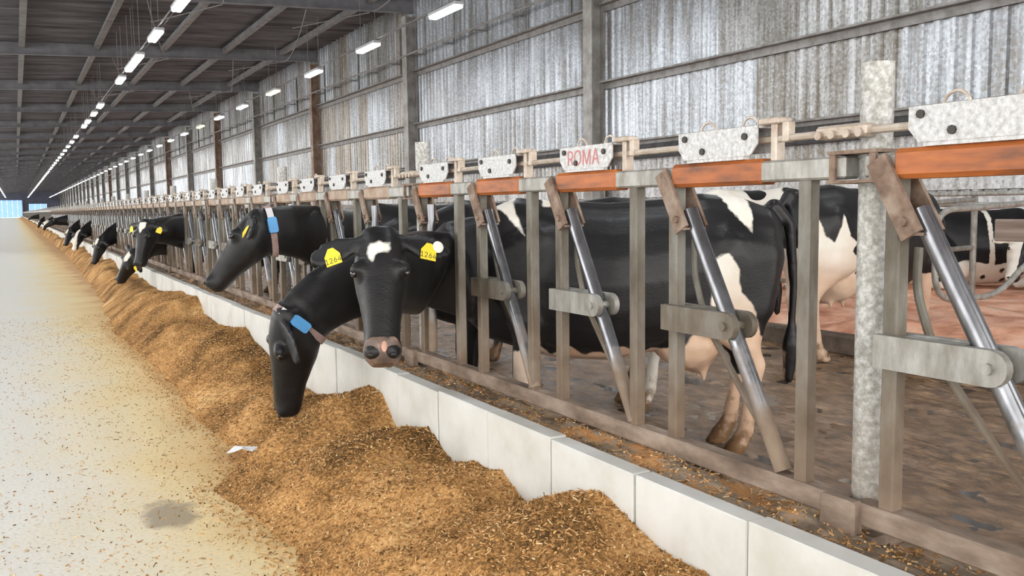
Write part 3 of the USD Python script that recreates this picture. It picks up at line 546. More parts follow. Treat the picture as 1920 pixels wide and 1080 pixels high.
# ================================================================== CUBICLES
bx = np.linspace(6.92, 12.5, 90); by = np.r_[np.linspace(YN, 1, 30), np.linspace(1.1, 16, 180), np.geomspace(16.2, YF - 1, 70)]
BX, BY = np.meshgrid(bx, by, indexing='ij'); e = np.clip((BX - 6.92) / 0.25, 0, 1)
BZ = 0.13 + 0.12 * e + (0.26 - 0.14 * np.clip(BX - 8.5, 0, 1)) * (meshkit.fbm(np.stack([BX * 1.1, BY * 1.1, 0 * BX], -1), 5, 21) - 0.5) * e * np.clip((40 - BY) / 20, 0.1, 1)
BZ[0] = -0.02
obj('stall_bedding', grid_mesh(BX, BY, BZ), 'bedding', smooth=60, label='orange pink bedding heaped in the cow cubicles', cat='bedding', kind='stuff')
sk = thing('stall_kerb', 'dark dirty kerb along the front of the cubicles', 'kerb', kind='structure')
for k in range(-3, 28): obj('block', MB().box((6.72, 1.2 + 2.0 * k + 0.01, -0.02), (6.90, 1.2 + 2.0 * k + 1.99, 0.17), 0.02), 'stall_kerb', sk)
dv = None
for k in range(-2, 26):
    y = 4.86 + 1.15 * k
    lab = {0: 'bent pipe cubicle divider with rounded loop at the right edge', -1: 'nearest bent pipe cubicle divider at the right edge'}.get(k, 'bent pipe cubicle divider in the row behind the cows')
    if dv is None:
        dv = thing('stall_divider', lab, 'cubicle divider', (7.0, y, 0.1), group='cubicle dividers behind the cows')
        loop = fillet([(2.35, 0, 1.34), (0.9, 0, 1.27), (0.0, 0, 1.24), (0.03, 0, 0.45), (0.95, 0, 0.43), (1.5, 0, 0.78), (2.35, 0, 0.80)], 0.26, 9)
        obj('loop', MB().tube(loop, 0.028, 12), 'galv', dv, smooth=50)
        obj('leg', MB().tube([(2.35, 0, 0.0), (2.35, 0, 1.45)], 0.034, 12), 'galv', dv, smooth=50)
    else: copy_of(dv, (7.0, y, 0.1), 0, lab, None if k in (0, -1) else 'cubicle dividers behind the cows')
obj('neck_rail', MB().tube([(9.3, 1.5, 1.50), (9.3, 40, 1.50)], 0.028, 10), 'galv', smooth=50, label='long horizontal neck rail over the cubicles', cat='rail')
obj('stall_board', MB().box((9.26, 1.5, 0.98), (9.31, 5.72, 1.22), 0.01), 'wood_board', label='long weathered board between the cubicle rows', cat='board')
obj('alley_rail', MB().tube([(9.0, 1.5, 1.38), (9.0, 40, 1.38)], 0.024, 10), 'galv', smooth=50, label='lower horizontal pipe below the neck rail', cat='rail')
#PART3

# ================================================================== COWS
def ring(c, lat, up, w, top, bot, n=22, p=2.3, pinch=0.0):
    th = np.linspace(0, 2 * np.pi, n, endpoint=False); cs, sn = np.cos(th), np.sin(th)
    a = np.sign(cs) * np.abs(cs) ** (2 / p) * w; b = np.sign(sn) * np.abs(sn) ** (2 / p)
    a = a * (1 - pinch * np.clip(b, 0, 1))
    return np.asarray(c) + a[:, None] * np.asarray(lat) + np.where(b > 0, b * top, b * bot)[:, None] * np.asarray(up)
def sphere_pts(c, r, s=(1, 1, 1)):
    return trimesh.creation.icosphere(1).vertices * r * np.asarray(s) + np.asarray(c)
def hull(*pts): return m3.Manifold.hull_points(np.vstack(pts))
def chain(joints):
    return [hull(sphere_pts(a, ra), sphere_pts(b, rb)) for (a, ra), (b, rb) in zip(joints, joints[1:])]
def loft(rings):
    out = [hull(a, b) for a, b in zip(rings, rings[1:])]
    for a, b, c in zip(rings, rings[1:], rings[2:]):                     # plugs across the joints, so that no seam opens between two pieces
        p, q = 0.65 * b + 0.35 * a, 0.65 * b + 0.35 * c; m_ = b.mean(0)
        out.append(hull(p.mean(0) + 0.9 * (p - p.mean(0)), q.mean(0) + 0.9 * (q - q.mean(0)), m_ + 0.97 * (b - m_)))
    return out
def sd_poly(P, poly):
    """signed distance to a polygon, positive inside"""
    poly = np.asarray(poly, float); d = np.full(len(P), 1e9); inside = np.zeros(len(P), bool)
    for a, b in zip(poly, np.roll(poly, -1, 0)):
        e = b - a; w = P - a; t = np.clip((w @ e) / (e @ e), 0, 1); d = np.minimum(d, np.linalg.norm(w - t[:, None] * e, axis=1))
        c = ((a[1] > P[:, 1]) != (b[1] > P[:, 1])) & (P[:, 0] < (b[0] - a[0]) * (P[:, 1] - a[1]) / (b[1] - a[1] + 1e-12) + a[0]); inside ^= c
    return np.where(inside, d, -d)
def unit(v): v = np.asarray(v, float); return v / np.linalg.norm(v)
def relax(tm, n):
    """Taubin smoothing with plain edge averages"""
    from scipy.sparse import coo_matrix
    f, V = np.asarray(tm.faces), np.array(tm.vertices); i = np.r_[f[:, 0], f[:, 1], f[:, 2]]; j = np.r_[f[:, 1], f[:, 2], f[:, 0]]; m = len(V)
    A = coo_matrix((np.ones(2 * len(i)), (np.r_[i, j], np.r_[j, i])), (m, m)).tocsr(); A.data[:] = 1; dg = np.maximum(np.asarray(A.sum(1)).ravel(), 1)
    for _ in range(n):
        for w in (0.55, -0.53): V = V + w * ((A @ V) / dg[:, None] - V)
    return trimesh.Trimesh(V, f, process=False)
def smooth_union(solids, e):
    """one watertight skin over convex pieces [(Manifold, blend radius)]: smooth-min of their distances on a grid, then surface nets"""
    solids = [(m if isinstance(m, list) else [m], k) for m, k in solids]; bb = np.array([m.bounding_box() for g, _ in solids for m in g]); lo = bb[:, :3].min(0) - 4 * e; hi = bb[:, 3:].max(0) + 4 * e
    n = np.ceil((hi - lo) / e).astype(int) + 1; G = np.full(n, 1.0, np.float32); ax = [lo[k] + e * np.arange(n[k]) for k in range(3)]
    for grp, k in solids:
        bg = np.array([m.bounding_box() for m in grp]); mg = max(k * 1.2, 2.5 * e)
        g0 = np.maximum(((bg[:, :3].min(0) - mg - lo) / e).astype(int), 0); g1 = np.minimum(((bg[:, 3:].max(0) + mg - lo) / e).astype(int) + 2, n); L = np.full(g1 - g0, 1.0, np.float32)
        for man in grp:
            me = man.to_mesh(); v, f = me.vert_properties[:, :3].astype(float), me.tri_verts
            nn = np.cross(v[f[:, 1]] - v[f[:, 0]], v[f[:, 2]] - v[f[:, 0]]); ln = np.linalg.norm(nn, axis=1); ok = ln > 3e-6; nn = nn[ok] / ln[ok, None]; dd = (nn * v[f[ok, 0]]).sum(1)
            _, u_ = np.unique(np.round(np.c_[nn, dd], 3), axis=0, return_index=True); nn, dd = nn[u_].astype(np.float32), dd[u_].astype(np.float32)
            i0 = np.maximum(((v.min(0) - mg - lo) / e).astype(int), g0); i1 = np.minimum(((v.max(0) + mg - lo) / e).astype(int) + 2, g1)
            X = np.stack(np.meshgrid(*[ax[q][i0[q]:i1[q]] for q in range(3)], indexing='ij'), -1).reshape(-1, 3).astype(np.float32)
            d = np.full(len(X), -9.0, np.float32)
            for c in range(0, len(nn), 24): d = np.maximum(d, (X @ nn[c:c + 24].T - dd[c:c + 24]).max(1))
            ce_ = v.mean(0).astype(np.float32); d = np.maximum(d, np.linalg.norm(X - ce_, axis=1) - np.float32(np.linalg.norm(v - ce_, axis=1).max()))
            S = np.s_[i0[0] - g0[0]:i1[0] - g0[0], i0[1] - g0[1]:i1[1] - g0[1], i0[2] - g0[2]:i1[2] - g0[2]]; L[S] = np.minimum(L[S], d.reshape(i1 - i0))
        S = np.s_[g0[0]:g1[0], g0[1]:g1[1], g0[2]:g1[2]]; a = G[S]; h = np.maximum(k - np.abs(a - L), 0) / k; G[S] = np.minimum(a, L) - h * h * k * 0.25
    ins = G < 0; cs = ins[:-1, :-1, :-1].astype(np.int8)
    cnt = np.zeros(n - 1, np.int8)
    for o in np.ndindex(2, 2, 2): cnt += ins[o[0]:n[0] - 1 + o[0], o[1]:n[1] - 1 + o[1], o[2]:n[2] - 1 + o[2]]
    cell = np.argwhere((cnt > 0) & (cnt < 8)); idx = np.full(n - 1, -1, np.int64); idx[tuple(cell.T)] = np.arange(len(cell))
    acc = np.zeros((len(cell), 3)); num = np.zeros(len(cell)); C8 = list(np.ndindex(2, 2, 2))
    for o in C8:
        for q in range(3):
            if o[q]: continue
            p = tuple(o[r] + (r == q) for r in range(3)); A = G[tuple((cell + o).T)].astype(float); B = G[tuple((cell + p).T)].astype(float)
            m_ = (A < 0) != (B < 0); t = np.where(m_, A / np.where(m_, A - B, 1), 0); pos = np.tile(np.array(o, float), (len(cell), 1)); pos[:, q] = t
            acc[m_] += pos[m_]; num[m_] += 1
    V = lo + e * (cell + acc / num[:, None]); F_ = []
    for q in range(3):
        a, b = (q + 1) % 3, (q + 2) % 3; sl0 = [slice(1, -1)] * 3; sl1 = [slice(1, -1)] * 3; sl0[q] = slice(0, -1); sl1[q] = slice(1, None)
        A, B = ins[tuple(sl0)], ins[tuple(sl1)]; pts = np.argwhere(A != B); off = np.array([1, 1, 1]); off[q] = 0; pts = pts + off; flip = ins[tuple(pts.T)]
        ea, eb = np.eye(3, dtype=int)[a], np.eye(3, dtype=int)[b]; quad = np.stack([idx[tuple((pts - w).T)] for w in (ea + eb, eb, 0 * ea, ea)], 1)
        quad = np.where(flip[:, None], quad, quad[:, ::-1]); F_ += [quad[:, [0, 1, 2]], quad[:, [0, 2, 3]]]
    return trimesh.Trimesh(V, np.vstack(F_), process=False)
TORSO = [(-0.87, 0.09, 1.33, 1.02), (-0.80, 0.19, 1.40, 0.86), (-0.64, 0.255, 1.46, 0.74), (-0.42, 0.285, 1.485, 0.70), (-0.2, 0.315, 1.455, 0.60), (0.1, 0.355, 1.44, 0.545),
         (0.4, 0.325, 1.455, 0.56), (0.62, 0.235, 1.475, 0.62), (0.80, 0.18, 1.40, 0.68), (0.92, 0.11, 1.24, 0.80)]
HEAD = [(-0.035, 0.078, -0.018, 0.12), (0.02, 0.104, 0.004, 0.19), (0.10, 0.117, 0.014, 0.235), (0.17, 0.122, 0.013, 0.255), (0.23, 0.115, 0.004, 0.25), (0.31, 0.098, -0.008, 0.225),
        (0.40, 0.083, -0.020, 0.20), (0.48, 0.078, -0.030, 0.188), (0.535, 0.083, -0.038, 0.182), (0.572, 0.073, -0.052, 0.170), (0.592, 0.046, -0.080, 0.148)]
def cow(name, label, O, heading, poll, u, nrm, white=None, tan=None, dirt=None, edge=0.022, ears=((1.0, 0.0), (1.0, 0.0)), tagged='', collar=None, group=None, scale=1.0, lying=False,
        tail=True, neck_in=None, muzzle=False, tag_text='1264', smooth_n=8, legs=None, head_scale=1.0, neck_mid=0.0):
    """a Holstein cow: one continuous body, with eyes, nostrils, ear tags and collar as parts. poll, u (poll to muzzle) and nrm (out of the forehead) are in world space."""
    ch, sh = math.cos(heading), math.sin(heading); Rz = np.array([[ch, -sh, 0], [sh, ch, 0], [0, 0, 1.0]]); O = np.array([O[0], O[1], O[2] if len(O) > 2 else 0.0])
    poll = (np.asarray(poll, float) - O) @ Rz / scale; u = unit(np.asarray(u, float) @ Rz); nrm = np.asarray(nrm, float) @ Rz; nrm = unit(nrm - (nrm @ u) * u); lat = np.cross(nrm, u)
    hs = head_scale
    drop = 0.52 if lying else 0.0
    solids = []
    T = [(x, w * (1.12 if lying else 1), t - drop, max(b - drop, 0.02)) for x, w, t, b in TORSO]
    solids.append(loft([ring((x, 0, (t + b) / 2), (0, 1, 0), (0, 0, 1), w, (t - b) / 2, (t - b) / 2, p=2.25, pinch=0.22 if abs(x) < 0.7 else 0.1) for x, w, t, b in T]))
    legs = legs or {}
    for s in (1, -1):
        dx = legs.get(('h', s), 0.0); fx_ = legs.get(('f', s), 0.0)
        if lying:
            solids.append(chain([((-0.55, 0.24 * s, 0.55), 0.20), ((-0.25, 0.40 * s, 0.26), 0.15), ((-0.62, 0.42 * s, 0.10), 0.075), ((-0.30, 0.46 * s, 0.06), 0.05), ((-0.2, 0.46 * s, 0.05), 0.05)]))
            solids.append(chain([((0.6, 0.18 * s, 0.5), 0.16), ((0.50, 0.26 * s, 0.26), 0.12), ((0.86, 0.25 * s, 0.12), 0.07), ((0.58, 0.27 * s, 0.06), 0.05), ((0.5, 0.27 * s, 0.05), 0.05)]))
            continue
        hip, pin, stif, hock, fet = (-0.52, 0.16 * s, 1.15), (-0.74, 0.11 * s, 1.12), (-0.42, 0.20 * s, 0.84), (-0.70 + dx, 0.165 * s, 0.53), (-0.645 + dx, 0.165 * s, 0.15)
        solids.append(hull(sphere_pts(hip, 0.17, (1, 0.8, 1)), sphere_pts(pin, 0.13, (1, 0.75, 1)), sphere_pts(stif, 0.135, (1, 0.75, 1)), sphere_pts((-0.70 + dx * 0.4, 0.155 * s, 0.86), 0.105, (1, 0.8, 1))))
        solids.append(hull(sphere_pts(stif, 0.115, (1, 0.75, 1)), sphere_pts((-0.68 + dx * 0.4, 0.16 * s, 0.84), 0.095, (1, 0.75, 1)), sphere_pts((-0.655 + dx * 0.8, 0.165 * s, 0.62), 0.062)))
        solids.append(chain([((-0.655 + dx * 0.8, 0.165 * s, 0.62), 0.062), (hock, 0.056), ((-0.675 + dx, 0.165 * s, 0.36), 0.038), (fet, 0.047), ((-0.60 + dx, 0.165 * s, 0.075), 0.05)]))
        solids.append(hull(ring((-0.575 + dx, 0.165 * s, 0.0), (0, 1, 0), (1, 0, 0), 0.06, 0.085, 0.05, 14), ring((-0.595 + dx, 0.165 * s, 0.09), (0, 1, 0), (1, 0, 0), 0.048, 0.05, 0.048, 14)))
        sho, elb, kne, ff = (0.66, 0.16 * s, 1.10), (0.56, 0.20 * s, 0.80), (0.60 + fx_ * 0.7, 0.16 * s, 0.44), (0.59 + fx_, 0.16 * s, 0.13)
        solids.append(hull(sphere_pts(sho, 0.15, (1, 0.7, 1.1)), sphere_pts(elb, 0.115, (1, 0.75, 1)), sphere_pts((0.5, 0.19 * s, 1.2), 0.13, (1, 0.7, 1))))
        solids.append(chain([(elb, 0.092), ((0.585 + fx_ * 0.4, 0.17 * s, 0.58), 0.064), (kne, 0.055), ((0.595 + fx_, 0.16 * s, 0.3), 0.037), (ff, 0.046), ((0.625 + fx_, 0.16 * s, 0.07), 0.05)]))
        solids.append(hull(ring((0.645 + fx_, 0.16 * s, 0.0), (0, 1, 0), (1, 0, 0), 0.06, 0.08, 0.055, 14), ring((0.625 + fx_, 0.16 * s, 0.09), (0, 1, 0), (1, 0, 0), 0.048, 0.048, 0.048, 14)))
    if not lying:
        solids.append(hull(sphere_pts((-0.34, 0.08, 0.64), 0.15, (1.25, 1, 1)), sphere_pts((-0.34, -0.08, 0.64), 0.15, (1.25, 1, 1)), sphere_pts((-0.40, 0, 0.565), 0.11)))
        for sx in (-0.43, -0.29):
            for s in (1, -1): solids.append(chain([((sx, 0.07 * s, 0.5), 0.024), ((sx, 0.075 * s, 0.435), 0.014)]))
    if tail: solids.append(chain([((-0.84, 0, 1.40 - drop), 0.05), ((-0.93, 0.0, 1.30 - drop), 0.034), ((-0.955, 0.01, 0.95 - drop * 0.8), 0.024), ((-0.945, 0.015, 0.74 - drop * 0.7), 0.022)] + ([] if lying else [((-0.94, 0.02, 0.62), 0.05), ((-0.93, 0.02, 0.42), 0.028)])))
    # neck: a Hermite curve from the shoulders to the back of the skull
    P0, P1 = np.array([0.66, 0, 1.15 - drop]), poll + hs * (0.085 * u - 0.115 * nrm)
    D = np.linalg.norm(P1 - P0); t0 = unit([1, 0, 0.25 if poll[2] > 1.0 - drop else -0.15]); t1 = unit(0.45 * u + 0.75 * nrm if neck_in is None else neck_in[0] * u + neck_in[1] * nrm)
    tt = np.linspace(0, 1, 10); h00, h10, h01, h11 = 2 * tt**3 - 3 * tt**2 + 1, tt**3 - 2 * tt**2 + tt, -2 * tt**3 + 3 * tt**2, tt**3 - tt**2
    C = h00[:, None] * P0 + h10[:, None] * t0 * D * 0.9 + h01[:, None] * P1 + h11[:, None] * t1 * D * 0.9
    C[:, 2] += neck_mid * np.sin(np.pi * tt)
    Tn = np.gradient(C, axis=0); Tn /= np.linalg.norm(Tn, axis=1)[:, None]
    l1 = lat if lat[1] > 0 else -lat; upe = unit(-0.75 * u + 0.5 * nrm); rings, frames = [], []
    for k, a in enumerate(tt):
        lv = unit((1 - a) * np.array([0, 1.0, 0]) + a * l1); lv = unit(lv - (lv @ Tn[k]) * Tn[k]); uv = np.cross(Tn[k], lv)
        if uv @ ((1 - a) * np.array([0, 0, 1.0]) + a * upe) < 0: uv = -uv
        w = np.interp(a, [0, 0.3, 0.65, 1], [0.175, 0.118, 0.098, 0.092 * hs]); hh = np.interp(a, [0, 0.3, 0.65, 1], [0.23, 0.185, 0.16, 0.135 * hs]); hb = np.interp(a, [0, 0.3, 0.65, 1], [0.44, 0.37, 0.25, 0.165 * hs])
        rings.append(ring(C[k] + uv * (hh - hb) / 2, lv, uv, w, (hh + hb) / 2, (hh + hb) / 2, p=2.05, pinch=0.1)); frames.append((C[k] + uv * (hh - hb) / 2, lv, uv, w, (hh + hb) / 2))
    solids.append(loft(rings))
    ear_solids = []
    Hp = lambda uu, ll, nn: poll + hs * (uu * u + ll * lat + nn * nrm)
    solids.append(loft([ring(Hp(a, 0, (t_ - b_) / 2), lat, nrm, w * hs, (t_ + b_) / 2 * hs, (t_ + b_) / 2 * hs, p=2.5, pinch=0.12) for a, w, t_, b_ in HEAD]))
    for s in (1, -1):
        solids.append(m3.Manifold.hull_points(sphere_pts(Hp(0.185, 0.098 * s, -0.026), 0.036 * hs)))            # brow over the eye
        solids.append(m3.Manifold.hull_points(sphere_pts(Hp(0.556, 0.046 * s, -0.072), 0.027 * hs)))            # nostril wing
        lift, back = ears[0 if s > 0 else 1]
        d = unit(lat * s * 1.0 + u * (0.30 - 0.35 * (lift - 1.0)) - nrm * (0.28 + back)); fc = unit(nrm - (nrm @ d) * d); sd = np.cross(d, fc)
        base = Hp(0.035, 0.075 * s, -0.045); er = []
        for a, w, tk in ((0.0, 0.030, 0.024), (0.05, 0.045, 0.018), (0.10, 0.066, 0.014), (0.15, 0.067, 0.013), (0.195, 0.050, 0.012), (0.225, 0.024, 0.011)):
            er.append(ring(base + d * a * hs * 1.12, sd, fc, w * hs, max(tk * hs, 1.0 * edge), max(tk * hs, 1.0 * edge), 14, p=2.0))
        ear_solids.append(loft(er))
    tm = smooth_union([(q, 0.03) for q in solids] + [(q, 0.006) for q in ear_solids], edge)
    tm = relax(tm, smooth_n)
    V = np.array(tm.vertices); d_ = (V - poll) / hs; Hc = np.stack([d_ @ u, d_ @ lat, d_ @ nrm], 1)
    # dimples for the eye sockets would vanish at this size; patches are data for the hide material
    W = np.full(len(V), -0.3); Tg = np.zeros(len(V)); Dt = np.zeros(len(V))
    ishead = (Hc[:, 0] > -0.08) & (np.abs(Hc[:, 1]) < 0.30) & (Hc[:, 2] > -0.30) & (Hc[:, 0] < 0.7)
    if white: W = np.maximum(W, white(V, Hc, ishead))
    if tan: Tg = tan(V, Hc, ishead)
    if dirt: Dt = dirt(V, Hc, ishead)
    else: Dt = np.where(V[:, 0] > 0.9, 0, np.clip((0.62 - V[:, 2]) / 0.5, 0, 1) * 0.62) * (0 if lying else 1)
    tint = np.stack([np.clip(0.5 + W * 5, 0, 1), np.clip(Tg, 0, 1), np.clip(Dt, 0, 1)], 1)
    t = thing(name, label, 'cow', O, heading, group, scale=scale if scale != 1 else None)
    b = obj('body', tm, 'hide', t, smooth=True)
    UsdGeom.PrimvarsAPI(b).CreatePrimvar('tint', Sdf.ValueTypeNames.Color3fArray, 'vertex').Set(Vt.Vec3fArray.FromNumpy(tint.astype(np.float32)))
    M = np.stack([u, lat, nrm], 1)
    def ell(c, s_, sub=2): return trimesh.Trimesh((trimesh.creation.icosphere(sub).vertices * s_ * hs) @ M.T + c, trimesh.creation.icosphere(sub).faces, process=False)
    if edge < 0.035:
        for s in (1, -1):
            obj('eye', ell(Hp(0.203, 0.116 * s, -0.024), np.array([0.022, 0.015, 0.017])), 'eye', t, smooth=True)
            obj('nostril', ell(Hp(0.574, 0.047 * s, -0.056), np.array([0.012, 0.015, 0.010])), 'nostril', t, smooth=True)
    if muzzle:
        mz = loft([ring(Hp(a, 0, (t_ - b_) / 2), lat, nrm, w * hs, (t_ + b_) / 2 * hs, (t_ + b_) / 2 * hs, p=2.5, pinch=0.12) for a, w, t_, b_ in ((0.505, 0.060, -0.030, 0.04), (0.535, 0.086, -0.034, 0.145), (0.572, 0.077, -0.050, 0.148), (0.604, 0.050, -0.080, 0.138))])
        mm = m3.Manifold.batch_boolean(mz, m3.OpType.Add).refine_to_length(0.014).to_mesh(); mq = trimesh.Trimesh(mm.vert_properties[:, :3], mm.tri_verts); mq = relax(mq, 6)
        obj('muzzle', mq, 'muzzle_skin', t, smooth=True, label='wet brown muzzle')
        obj('nose_patch', ell(Hp(0.548, 0.008, -0.034), np.array([0.026, 0.013, 0.008])), 'nose_pink', t, smooth=True, label='pink patch between the nostrils')
    for s in (1, -1):
        if ('L' if s > 0 else 'R') not in tagged: continue
        lift, back = ears[0 if s > 0 else 1]
        d = unit(lat * s * 1.0 + u * (0.30 - 0.35 * (lift - 1.0)) - nrm * (0.28 + back)); fc = unit(nrm - (nrm @ d) * d); sd = np.cross(d, fc)
        if sd @ u < 0: sd = -sd
        at = Hp(0.035, 0.075 * s, -0.045) + d * 0.145 * hs + fc * 0.020 * hs
        ax, ay = unit(np.cross(fc, -sd)), sd                                        # along the tag, and down it
        ax = unit(ax); pl = [(-0.012, -0.012), (0.012, -0.012), (0.014, 0.012), (0.036, 0.024), (0.036, 0.072), (-0.036, 0.072), (-0.036, 0.024), (-0.014, 0.012)]
        pts = [at + ax * a + ay * b2 + fc * z for z in (0.0, 0.004) for a, b2 in pl]
        mb = MB(); mb.hull([p for k, p in enumerate(pts) if k % 8 in (3, 4, 5, 6)]); mb.hull([p for k, p in enumerate(pts) if k % 8 in (0, 1, 2, 3, 6, 7)])
        tg = obj('ear_tag', mb, 'tag_yellow', t, label='yellow ear tag')
        if muzzle and s > 0:
            bt = at + ax * 0.042 * np.sign(ax @ (lat * s)) - ay * 0.004; obj('tag_button', trimesh.Trimesh((trimesh.creation.icosphere(2).vertices * [0.026, 0.030, 0.006]) @ np.stack([ax, ay, fc], 1).T + bt + fc * 0.002, trimesh.creation.icosphere(2).faces, process=False), 'tag_white', tg, smooth=True, label='round white tag button')
        if tag_text and edge < 0.022:
            tx = meshkit.text_mesh(tag_text, 0.026, 0.0006); v = np.array(tx.vertices); v[:, 0] -= (v[:, 0].min() + v[:, 0].max()) / 2; v[:, 0] *= 0.85
            axr = ax if ax @ np.cross(-ay, fc) > 0 else -ax
            wv = at + fc * 0.0042 + v[:, :1] * axr + (0.062 - v[:, 1:2]) * ay + v[:, 2:3] * fc
            obj('number', trimesh.Trimesh(wv, tx.faces, process=False), 'tag_ink', tg)
    if collar:
        ct, side = collar; k0 = np.clip(ct * 9, 0, 8.99); k = int(k0); f_ = k0 - k
        c0, lv, uv, w, hh = [np.asarray(a) * (1 - f_) + np.asarray(b2) * f_ for a, b2 in zip(frames[k], frames[k + 1])]
        tg_ = unit(np.cross(lv, uv)); th = np.linspace(0, 2 * np.pi, 41)
        mb = MB(); ro = np.stack([c0 + (w + 0.016) * np.cos(a) * lv + (hh + 0.016) * np.sin(a) * uv for a in th]); ri = np.stack([c0 + (w + 0.004) * np.cos(a) * lv + (hh + 0.004) * np.sin(a) * uv for a in th])
        for a in range(40): mb.hull([q + z * tg_ for q in (ro[a], ro[a + 1], ri[a], ri[a + 1]) for z in (-0.021, 0.021)])
        cl = obj('collar', mb, 'strap', t, label='brown webbing collar')
        a0 = side; bc = c0 + (w + 0.026) * np.cos(a0) * lv + (hh + 0.026) * np.sin(a0) * uv; nn = unit(np.cos(a0) / w * lv + np.sin(a0) / hh * uv); tn = np.cross(nn, tg_)
        mb = MB().hull([bc + x * tg_ * 0.032 + y * tn * 0.055 + z * nn * 0.018 for x, y, z in [(sx * p, sy * q, sz) for sx in (-1, 1) for sy in (-1, 1) for sz in (-1, 1) for p, q in ((1, 0.75), (0.75, 1))]])
        obj('transponder', mb, 'collar_blue', cl, label='blue collar transponder')
        a1 = a0 + 0.36 * np.sign(np.sin(a0 + 0.01)) if False else a0
        mb = MB()
        for a in np.linspace(0, 0.55, 6)[:-1]:
            q0, q1 = (c0 + (w + 0.019) * np.cos(b2) * lv + (hh + 0.019) * np.sin(b2) * uv for b2 in (a0 + np.sign(np.pi / 2 - a0) * (0.30 + a), a0 + np.sign(np.pi / 2 - a0) * (0.30 + a + 0.11)))
            mb.hull([q + x * tg_ * 0.022 + z * nn * 0.004 for q in (q0, q1) for x in (-1, 1) for z in (-1, 1)])
        obj('pale_webbing', mb, 'strap_pale', cl, label='pale upper strap')
    return t
def XZ(V): return V[:, [0, 2]]
def side_only(V, d, s): return np.where(V[:, 1] * s > 0.01, d, -0.3)

# --- the cow that faces the camera
def white_a(V, H, head):
    w = np.where(head, sd_poly(H[:, [1, 0]], [(-0.052, 0.088), (-0.040, 0.072), (-0.018, 0.070), (0.0, 0.064), (0.018, 0.071), (0.046, 0.066), (0.048, 0.100), (0.030, 0.116), (-0.008, 0.124), (-0.024, 0.135), (-0.034, 0.162), (-0.044, 0.145), (-0.056, 0.118)]), -0.3)
    w = np.where(H[:, 2] > -0.08, w, -0.3)
    L = [[(0.86, 1.60), (0.58, 1.60), (0.635, 1.43), (0.575, 1.26), (0.675, 1.375), (0.77, 1.45)], [(0.48, 1.60), (0.40, 1.60), (0.415, 1.425), (0.475, 1.42)], [(-0.43, 1.62), (-0.64, 1.60), (-0.675, 1.38), (-0.66, 1.265), (-0.555, 1.385)],
         [(-0.43, 1.13), (-0.51, 1.16), (-0.57, 1.08), (-0.585, 0.95), (-0.66, 0.86), (-0.71, 0.70), (-0.9, 0.58), (-0.9, -0.1), (-0.25, -0.1), (-0.25, 0.6), (-0.42, 0.8)], [(0.45, -0.1), (0.45, 0.62), (0.50, 0.66), (0.535, 0.82), (0.56, 0.66), (0.72, 0.60), (0.75, -0.1)]]
    for p in L: w = np.maximum(w, side_only(V, sd_poly(XZ(V), p), 1))
    right = sd_poly(XZ(V), [(-0.9, -0.1), (-0.9, 0.42), (-0.45, 0.42), (-0.45, -0.1)]); w = np.maximum(w, side_only(V, right, -1))
    belly = 0.625 + 0.02 * np.sin(V[:, 0] * 23) + 0.015 * np.sin(V[:, 0] * 41) - V[:, 2]; w = np.maximum(w, np.where(np.abs(V[:, 0]) < 0.52, belly, -0.3))
    return w
tan_a = lambda V, H, head: np.clip((1.05 - V[:, 2]) / 0.35, 0, 1) * 0.85 * (V[:, 0] < 0.4) + 0.5 * ((V[:, 2] < 0.8) & (V[:, 0] >= 0.4))
cA = (1.35, 3.54, 1.08); uA = unit((-0.36 * 0.52, -0.93 * 0.52, -0.85))
pollA = np.array(cA) - 0.29 * uA
cow('holstein_cow', 'black cow facing the camera with a white forehead patch and two yellow ear tags', (3.0, 4.0), math.radians(151.0), pollA, uA, (-0.36, -0.93, 0.5), white_a, tan_a, edge=0.0125, ears=((1.5, 0.0), (1.15, 0.0)), tagged='LR', muzzle=True, smooth_n=9, neck_in=(0.1, 0.9),
    dirt=lambda V, H, head: np.where(V[:, 0] > 0.9, 0.0, np.clip((0.60 - V[:, 2]) / 0.5, 0, 1) * 0.66))

# --- the cow eating with its head down in the feed
def white_b(V, H, head): return np.maximum(side_only(V, sd_poly(XZ(V), [(-0.9, -0.1), (-0.9, 0.5), (-0.4, 0.5), (-0.4, -0.1)]), 1), np.where(np.abs(V[:, 0]) < 0.5, 0.60 - V[:, 2], -0.3))
cow('holstein_cow', 'black cow with a blue collar box eating with its head down in the feed', (3.17, 5.06), math.radians(163), (1.24, 4.96, 0.84), (-0.02, 0.13, -0.55), (-1.0, 0.04, 0.05), white_b, edge=0.014, ears=((-0.2, -0.1), (-0.2, -0.1)), tagged='R', collar=(0.97, 0.25), head_scale=1.08, smooth_n=9, neck_in=(0.75, 0.35), tag_text='')
# --- the collared cow looking left
def white_c(V, H, head):
    w = np.where(head, sd_poly(H[:, [1, 0]], [(-0.03, 0.02), (0.03, 0.02), (0.035, 0.12), (0.0, 0.16), (-0.03, 0.11)]), -0.3); w = np.where(H[:, 2] > -0.06, w, -0.3)
    return np.maximum(w, np.where(np.abs(V[:, 0]) < 0.5, 0.62 - V[:, 2], -0.3))
cow('holstein_cow', 'black cow with blue collar box and yellow ear tag looking left over the kerb', (3.17, 7.07), math.radians(195), (1.46, 6.31, 1.425), (-0.52, 0.26, -0.72), (-0.60, 0.33, 0.6), white_c, edge=0.017, ears=((0.9, 0.25), (0.9, 0.25)), tagged='LR', collar=(0.92, 0.2), head_scale=1.06, smooth_n=9, neck_in=(0.6, 0.5), tag_text='')
